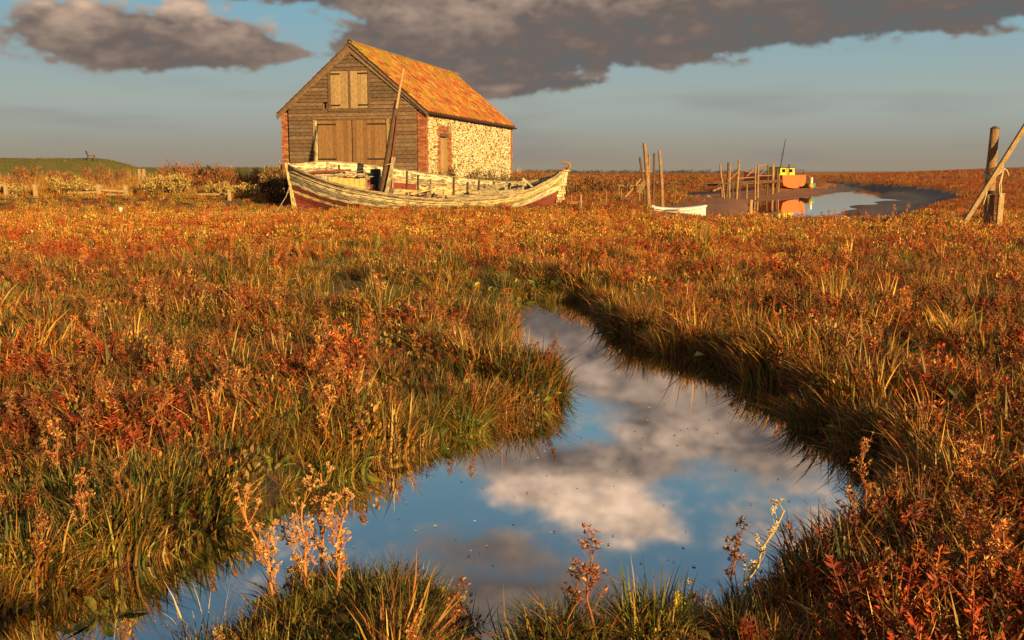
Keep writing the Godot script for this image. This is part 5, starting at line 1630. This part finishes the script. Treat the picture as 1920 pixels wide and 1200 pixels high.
func build_left() -> void:
	var red = [Color(0.14, 0.06, 0.03), Color(0.30, 0.09, 0.02), Color(0.36, 0.14, 0.03), Color(0.22, 0.085, 0.03)]
	var pale = [Color(0.2, 0.12, 0.05), Color(0.42, 0.27, 0.06), Color(0.36, 0.23, 0.045), Color(0.5, 0.35, 0.1)]
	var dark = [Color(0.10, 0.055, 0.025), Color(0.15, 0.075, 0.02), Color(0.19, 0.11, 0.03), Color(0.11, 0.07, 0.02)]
	var k := 0
	for e in [["red brown twiggy shrub at the far left of the hedge", -24.4, 52.0, 1.5, 3.4, red, 0.8], ["dark red brown twiggy shrub below the bench on the sea wall", -21.6, 53.0, 1.6, 3.2, red, 0.85], ["tall red brown shrub beside the slim paired post", -19.0, 58.0, 1.75, 2.6, red, 0.8],
		["red brown shrub rising above the far tree line, left of centre hedge", -17.2, 56.0, 1.65, 2.6, red, 0.8], ["upright red brown shrub above the pale stake near the barn", -14.2, 50.0, 1.45, 1.9, red, 0.9], ["brown shrub between the upright shrub and the barn", -12.2, 50.0, 1.3, 2.0, red, 0.8], ["tall golden brown shrub against the barn's left corner", -10.4, 45.6, 1.55, 1.5, [Color(0.2, 0.1, 0.04), Color(0.45, 0.24, 0.05), Color(0.3, 0.13, 0.03)], 0.9],
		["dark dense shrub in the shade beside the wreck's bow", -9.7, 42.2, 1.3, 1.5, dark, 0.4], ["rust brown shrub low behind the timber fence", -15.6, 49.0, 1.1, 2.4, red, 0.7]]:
		k += 1
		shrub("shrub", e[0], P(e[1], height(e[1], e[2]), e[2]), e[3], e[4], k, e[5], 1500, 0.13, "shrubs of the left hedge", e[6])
	for e in [["large pale yellow leafy bush in front of the sea wall", -20.0, 46.2, 1.05, 2.2], ["pale yellow bush right of the split rail fence", -16.4, 46.6, 1.0, 1.5], ["pale yellow bush third from the left in the hedge", -15.2, 46.2, 1.05, 1.4], ["small pale yellow bush at the far left fence post", -22.6, 45.6, 0.7, 1.6], ["low pale yellow bush near the stake by the barn", -11.4, 44.6, 0.65, 1.8], ["low pale golden bush under the rust shrub", -13.2, 46.0, 0.7, 1.6]]:
		k += 1
		shrub("pale_bush", e[0], P(e[1], height(e[1], e[2]), e[2]), e[3], e[4], 20 + k, pale, 1500, 0.085, "pale bushes of the left hedge", 0.1)
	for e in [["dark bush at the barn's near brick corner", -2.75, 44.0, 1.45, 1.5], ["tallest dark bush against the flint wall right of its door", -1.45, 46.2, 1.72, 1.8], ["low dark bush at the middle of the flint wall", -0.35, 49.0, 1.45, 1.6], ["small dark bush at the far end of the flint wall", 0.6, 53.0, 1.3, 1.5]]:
		k += 1
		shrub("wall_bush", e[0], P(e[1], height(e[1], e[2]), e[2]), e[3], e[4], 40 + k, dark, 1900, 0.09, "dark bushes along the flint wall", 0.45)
	for e in [["low brown scrub just right of the barn", 1.3, 58.0, 1.1, 2.4], ["brown scrub behind the wreck's stern", 2.9, 57.0, 1.2, 2.6], ["long brown scrub right of the wreck's rudder", 5.0, 60.0, 1.15, 3.4], ["rust brown scrub behind the landing stage", 7.2, 64.0, 1.1, 3.6], ["low rust scrub between the tall posts and the jetty", 9.6, 70.0, 0.9, 3.8], ["far low rust scrub left of the jetty", 12.2, 82.0, 0.8, 4.4], ["far dark scrub on the bank behind the jetty", 17.0, 104.0, 0.7, 6.0]]:
		k += 1
		shrub("scrub", e[0], P(e[1], height(e[1], e[2]), e[2]), e[3], e[4], 60 + k, [Color(0.14, 0.06, 0.03), Color(0.24, 0.085, 0.022), Color(0.32, 0.14, 0.03), Color(0.16, 0.09, 0.025)], 1600, 0.13, "scrub right of the barn", 0.5)
	# fence posts
	var fp := "pale fence posts left of the barn"
	for e in [["pale square fence post at the far left edge", -22.1, 44.6, 0.92, 0.075], ["pale fence post, second from the left edge", -20.9, 44.8, 0.92, 0.08], ["broad pale fence post with split rails on both sides", -18.1, 44.8, 0.92, 0.105], ["pale fence post at the right end of the split rails", -17.0, 45.0, 0.88, 0.08], ["pale stake beside the low bush near the barn", -11.9, 43.0, 0.72, 0.07]]:
		var o = thing("fence_post", e[0], "post", P(e[1], 0, e[2]), 0.0, fp)
		var m := MB.new()
		rng.seed = int(-e[1] * 50)
		var r: float = e[4]
		var b := height(e[1], e[2]) - 0.3
		m.hexa([Vector3(-r, b, r), Vector3(r, b, r), Vector3(r, b, -r), Vector3(-r, b, -r), Vector3(-r * 0.9, e[3], r), Vector3(r * 0.8, e[3] - 0.05, r), Vector3(r * 0.8, e[3] - 0.03, -r), Vector3(-r * 0.9, e[3] + 0.02, -r)], Color.WHITE)
		put("shaft", m.mesh(), M.pale0, o)
	for e in [["upper split rail right of the broad fence post", P(-18.0, 0.68, 44.7), P(-16.95, 0.6, 44.9)], ["lower split rail right of the broad fence post", P(-18.0, 0.48, 44.7), P(-16.95, 0.44, 44.9)], ["upper split rail left of the broad fence post", P(-19.4, 0.54, 44.6), P(-18.2, 0.58, 44.7)], ["lower red split rail left of the broad fence post", P(-19.4, 0.42, 44.6), P(-18.2, 0.46, 44.7)], ["grey log lying low near the stake by the barn", P(-13.6, 0.5, 44.0), P(-12.1, 0.5, 43.8)], ["fallen plank right of the stake by the barn", P(-12.0, 0.22, 44.2), P(-10.9, 0.2, 44.0)]]:
		var m := MB.new()
		m.bar(e[1], e[2], 0.085, 0.06, Vector3(0, 1, 0.2))
		tag(put("split_rail", m.mesh(), M.door1 if "red" in e[0] else M.pale1, self), e[0], "rail", "split rails of the left fence")
	var pp = thing("paired_post", "slim pair of pale posts standing before the sea wall's end", "post", P(-21.7, 0, 60))
	for s in [-0.13, 0.13]:
		var m := MB.new()
		m.box(Vector3(s - 0.07, -0.2, -0.07), Vector3(s + 0.07, 1.62, 0.07))
		put("upright", m.mesh(), M.pale1, pp)
	var mk := MB.new()
	mk.hexa([Vector3(-0.05, -0.1, 0.03), Vector3(0.05, -0.1, 0.03), Vector3(0.05, -0.1, -0.03), Vector3(-0.05, -0.1, -0.03), Vector3(-0.11, 0.2, 0.03), Vector3(0.0, 0.2, 0.03), Vector3(0.0, 0.2, -0.03), Vector3(-0.11, 0.2, -0.03)], Color(0.8, 0.78, 0.7))
	tag(put("marker_stake", mk.mesh(), M.hull_paint, self, Transform3D(Basis.IDENTITY, P(-13.7, 0.02, 35.8))), "small white marker stake on the bare track in front of the fence", "stake")
	# bench on the sea wall
	var by = height(-37.0, 90.0)
	var bn = thing("bench", "small dark wooden bench on top of the grassy sea wall", "bench", P(-37.0, by, 90.0), 0.45)
	bn.scale = Vector3(0.8, 0.8, 0.8)
	var m2 := MB.new()
	m2.box(Vector3(-0.22, 0.42, -0.7), Vector3(0.5, 0.49, 0.7))
	put("seat", m2.mesh(), M.dark_post, bn)
	m2 = MB.new()
	m2.hexa([Vector3(-0.30, 0.5, 0.7), Vector3(-0.22, 0.5, 0.7), Vector3(-0.22, 0.5, -0.7), Vector3(-0.30, 0.5, -0.7), Vector3(-0.44, 0.98, 0.7), Vector3(-0.36, 0.98, 0.7), Vector3(-0.36, 0.98, -0.7), Vector3(-0.44, 0.98, -0.7)], Color.WHITE)
	put("backrest", m2.mesh(), M.dark_post, bn)
	for e in [[-0.22, 0.6], [-0.22, -0.6], [0.42, 0.6], [0.42, -0.6]]:
		m2 = MB.new()
		m2.box(Vector3(e[0] - 0.04, -0.3, e[1] - 0.04), Vector3(e[0] + 0.04, 0.42, e[1] + 0.04))
		put("leg", m2.mesh(), M.dark_post, bn)
	# the far hedge and wood along the horizon
	rng.seed = 515
	var fw := MB.new()
	for i in 420:
		var left_side = i < 260
		var x = rng.randf_range(-290.0, -100.0) if left_side else rng.randf_range(10.0, 180.0)
		var d = 720.0 + rng.randf_range(-20, 20)
		var r = rng.randf_range(1.2, 3.2)
		var c = P(x, (1.2 if left_side else 0.9) + rng.randf() * 0.6, d)
		for q in 26:
			var dv = Vector3(rng.randf_range(-1, 1), rng.randf_range(-0.3, 1), rng.randf_range(-1, 1)).normalized()
			var p = c + dv * r * rng.randf_range(0.4, 1.0) * Vector3(1.2, 0.8, 1.0)
			var s = rng.randf_range(0.35, 0.8)
			fw.tri(p, p + Vector3(rng.randf_range(-1, 1), rng.randf_range(-1, 1), rng.randf_range(-1, 1)) * s, p + Vector3(rng.randf_range(-1, 1), rng.randf_range(-1, 1), rng.randf_range(-1, 1)) * s, vary(Color(0.06, 0.055, 0.018), 0.3))
	tag(put("far_wood", fw.mesh(), M.leaf, self), "distant line of dark trees along the horizon", "trees", "", "stuff")

# ---------------------------------------------------------------- single plants close to the camera
func build_foreground() -> void:
	var fire = [Color(0.5, 0.2, 0.05), Color(0.6, 0.26, 0.07), Color(0.46, 0.15, 0.04), STRAW]
	for e in [["thick dead flower stalk at the bottom left, leaning left over the water", -0.750, 3.10, 0.44, Vector3(-0.12, 0, 0), 0.0085, 1.4], ["thin dark dead stalk second from the left at the bottom", -0.720, 3.28, 0.34, Vector3(-0.05, 0, 0), 0.0045, 0.9], ["branched dead stalk in the middle of the bottom left group", -0.670, 3.12, 0.42, Vector3(-0.01, 0, 0), 0.0065, 1.1],
		["tallest dead flower stalk of the bottom left group", -0.635, 3.30, 0.47, Vector3(-0.02, 0, 0), 0.0065, 1.2], ["stout bright dead stalk right of the bottom left group", -0.580, 3.12, 0.42, Vector3(0.05, 0, 0), 0.0075, 1.2]]:
		var sm = stalk_mesh(int(-e[1] * 1000), e[3], e[4], e[5], fire, e[6])
		var t = thing("dead_aster_stalk", e[0], "dead plant", P(e[1], height(e[1], e[2]), e[2]), 0.0, "dead stalks at the pool's near end")
		put("stem", sm[0], M.dry, t)
		put("seed_heads", sm[1], M.leaf, t)
	for e in [["long pale dead stalk leaning over the bottom right of the pool", 0.76, 3.16, 0.36, Vector3(0.13, 0, -0.02), 0.006, 0.8, [STRAW, Color(0.75, 0.62, 0.42), STRAW]], ["short pale seed stalk at the bottom right water's edge", 0.52, 3.30, 0.24, Vector3(0.02, 0, 0), 0.0045, 0.9, [Color(0.5, 0.28, 0.12), STRAW, Color(0.7, 0.5, 0.3)]], ["small reddish seed stalk next to the long pale stalk", 0.62, 3.2, 0.2, Vector3(-0.03, 0, 0), 0.004, 0.7, [Color(0.45, 0.2, 0.09), ORANGE, STRAW]],
		["twiggy dead stalk at the tip of the left bank", 0.20, 6.72, 0.33, Vector3(0.10, 0, 0), 0.005, 1.0, [Color(0.22, 0.10, 0.05), RUST, BROWN]], ["dark bare stalk drooping over the water from the left bank's tip", 0.30, 6.46, 0.22, Vector3(0.22, -0.05, 0.02), 0.005, 0.9, [Color(0.10, 0.05, 0.025), Color(0.12, 0.06, 0.02), BROWN]], ["tall reddish stalks at the head of the left bank", 0.02, 8.2, 0.45, Vector3(0.03, 0, 0), 0.006, 1.3, [Color(0.4, 0.17, 0.06), ORANGE, RUST]], ["slim reddish stalk behind the head of the left bank", -0.06, 8.9, 0.45, Vector3(0.04, 0, 0), 0.005, 1.1, [Color(0.4, 0.17, 0.06), ORANGE, RUST]]]:
		var sm = stalk_mesh(int(e[1] * 1000) + 77, e[3], e[4], e[5], e[7], e[6])
		var t = thing("dead_aster_stalk", e[0], "dead plant", P(e[1], height(e[1], e[2]), e[2]), 0.0, "dead stalks round the pool")
		put("stem", sm[0], M.dry, t)
		put("seed_heads", sm[1], M.leaf, t)
	# tussocks
	var k := 0
	for e in [["big green grass tussock at the bottom centre of the pool", -0.46, 3.10, 0.21, 0.27, 560, [OLIVE, GREEN, DEEP, ORANGE, OLIVE]], ["low green grass tussock at the bottom, right of the big tussock", 0.14, 2.95, 0.17, 0.2, 420, [GREEN, DEEP, OLIVE, GREEN]], ["second low green tussock at the bottom, near the pale stalks", 0.42, 2.98, 0.17, 0.2, 380, [GREEN, OLIVE, GOLD, DEEP]],
		["bleached straw tuft in the bottom left corner", -0.98, 3.02, 0.30, 0.16, 60, [STRAW, Color(0.7, 0.52, 0.2), GOLD]], ["rusty grass tussock on the right bank at the pool's far end", 1.20, 9.3, 0.34, 0.32, 420, [ORANGE, GOLD, BROWN, RUST]], ["golden rust tussock on the right bank, second from the far end", 1.72, 9.9, 0.40, 0.36, 420, [ORANGE, GOLD, ORANGE, BROWN]], ["wide rusty tussock hanging over the right bank's first bend", 1.35, 8.5, 0.30, 0.34, 420, [ORANGE, OLIVE, BROWN, GOLD]],
		["rust tussock on the right bank halfway down the pool", 2.05, 6.6, 0.30, 0.30, 420, [ORANGE, BROWN, RUST, GOLD]], ["dark olive tussock overhanging the right bank's widest bend", 1.82, 6.0, 0.24, 0.30, 420, [OLIVE, BROWN, DEEP, ORANGE]], ["olive tussock under the left bank's leafy edge", -0.28, 5.86, 0.22, 0.26, 360, [OLIVE, GREEN, GOLD]], ["green tussock sprawling at the left bank's near corner", -0.95, 4.95, 0.22, 0.32, 420, [GREEN, OLIVE, DEEP, GOLD]], ["rusty green tussock at the tip of the left bank", 0.16, 6.75, 0.22, 0.28, 420, [OLIVE, ORANGE, GREEN]],
		["golden tussock on the far bank behind the pool's head", 0.5, 12.0, 0.2, 0.34, 360, [OLIVE, GOLD, OLIVE]]]:
		k += 1
		var t = thing("grass_tussock", e[0], "grass", P(e[1], maxf(height(e[1], e[2]), WATER_POOL), e[2]), 0.0, "large grass tussocks round the pool")
		put("blades", grass_mesh(9000 + k, e[5], e[3], e[4], Vector3(-0.2, 0, 0.1), e[6], 0.0022), M.leaf, t)
	# broad leaves
	k = 0
	for e in [["large rosette of glossy green leaves at the right edge", 2.62, 5.55, 0.27, 9], ["row of upright green leaves on the left bank's edge", -0.42, 5.75, 0.2, 8], ["broad green leaves near the left bank's tip", 0.02, 6.62, 0.2, 7], ["single tall pale green leaf pair on the right bank", 1.62, 8.15, 0.19, 3], ["green leaves at the base of the bottom left dead stalks", -0.64, 3.05, 0.17, 8], ["bright yellow green leaf at the bottom right", 0.535, 3.02, 0.15, 3],
		["flat green leaves lying on the water in the bottom left", -1.42, 3.32, 0.16, 6], ["upright green leaves left of the bottom left pool corner", -1.32, 4.1, 0.18, 5], ["long olive leaf with pale back in the left marsh", -2.0, 5.2, 0.2, 5], ["green leaves among the rust plants of the right marsh", 2.5, 7.6, 0.2, 6]]:
		k += 1
		var cols = [Color(0.15, 0.18, 0.02), GREEN, Color(0.2, 0.21, 0.025), OLIVE]
		if "yellow" in e[0]: cols = [Color(0.55, 0.48, 0.04)]
		if "pale green" in e[0]: cols = [Color(0.36, 0.36, 0.06)]
		var t = thing("leaf_rosette", e[0], "plant", P(e[1], maxf(height(e[1], e[2]), WATER_POOL), e[2]), k * 0.7, "broad leaved plants round the pool")
		put("leaves", leaf_mesh(9500 + k, e[4], e[3] * (0.8 if "water" in e[0] else 1.3), cols).mesh(), M.leaf, t)
	# flecks afloat
	rng.seed = 64
	var fl := MB.new()
	for i in 150:
		var x = rng.randf_range(-0.7, 1.5)
		var d = rng.randf_range(3.5, 6.6)
		if pool_sd(x, d) > -0.1: continue
		var c = P(x, WATER_POOL + 0.003, d)
		var s = rng.randf_range(0.002, 0.006)
		var a = rng.randf() * TAU
		fl.quad(c + Vector3(-s, 0, s).rotated(Vector3.UP, a), c + Vector3(s * 1.8, 0, s).rotated(Vector3.UP, a), c + Vector3(s, 0.002, -s).rotated(Vector3.UP, a), c + Vector3(-s, 0.002, -s).rotated(Vector3.UP, a), Color(0.3, 0.24, 0.16) if rng.randf() < 0.5 else Color(0.6, 0.55, 0.45))
	tag(put("floating_debris", fl.mesh(), M.dry, self), "tiny bits of chaff and bubbles floating on the pool", "debris", "", "stuff")

func _ready() -> void:
	# camera
	var cam := Camera3D.new()
	cam.position = Vector3(0, 1.45, 0)
	cam.rotation_degrees = Vector3(-8.32, 0, 0)
	cam.fov = 35.06
	cam.near = 0.05
	cam.far = 20000.0
	add_child(cam)
	cam.current = true
	# sky and exposure
	var env := Environment.new()
	env.background_mode = Environment.BG_SKY
	var sky := Sky.new()
	var pano := PanoramaSkyMaterial.new()
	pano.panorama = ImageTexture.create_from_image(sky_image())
	sky.sky_material = pano
	env.sky = sky
	env.background_energy_multiplier = 0.69
	env.tonemap_mode = Environment.TONE_MAPPER_LINEAR
	env.tonemap_exposure = 1.55
	env.sdfgi_enabled = true
	env.ssao_enabled = true
	env.ssil_enabled = true
	var we := WorldEnvironment.new()
	we.environment = env
	add_child(we)
	# low evening sun, behind the camera to the right
	var sun := DirectionalLight3D.new()
	sun.name = "sun"
	sun.light_energy = 1.6
	sun.light_color = lin(1.0, 0.69, 0.31)
	sun.light_angular_distance = 0.6
	sun.shadow_enabled = true
	add_child(sun)
	sun.look_at_from_position(Vector3(0.53, 0.205, 0.80), Vector3.ZERO, Vector3.UP)
	for e in [[n_low, 1, 0.05], [n_mid, 2, 0.45], [n_fine, 3, 1.0]]:
		e[0].seed = e[1]
		e[0].frequency = e[2]
		e[0].fractal_octaves = 3
	for p in POOL: pool_p.append(Vector2(p[0], p[1]))
	for p in BASIN: basin_p.append(Vector2(p[0], p[1]))
	make_materials()
	build_ground()
	build_barn()
	build_boat()
	build_posts()
	build_dinghy()
	build_orange_boat()
	build_left()
	build_marsh()
	build_foreground()
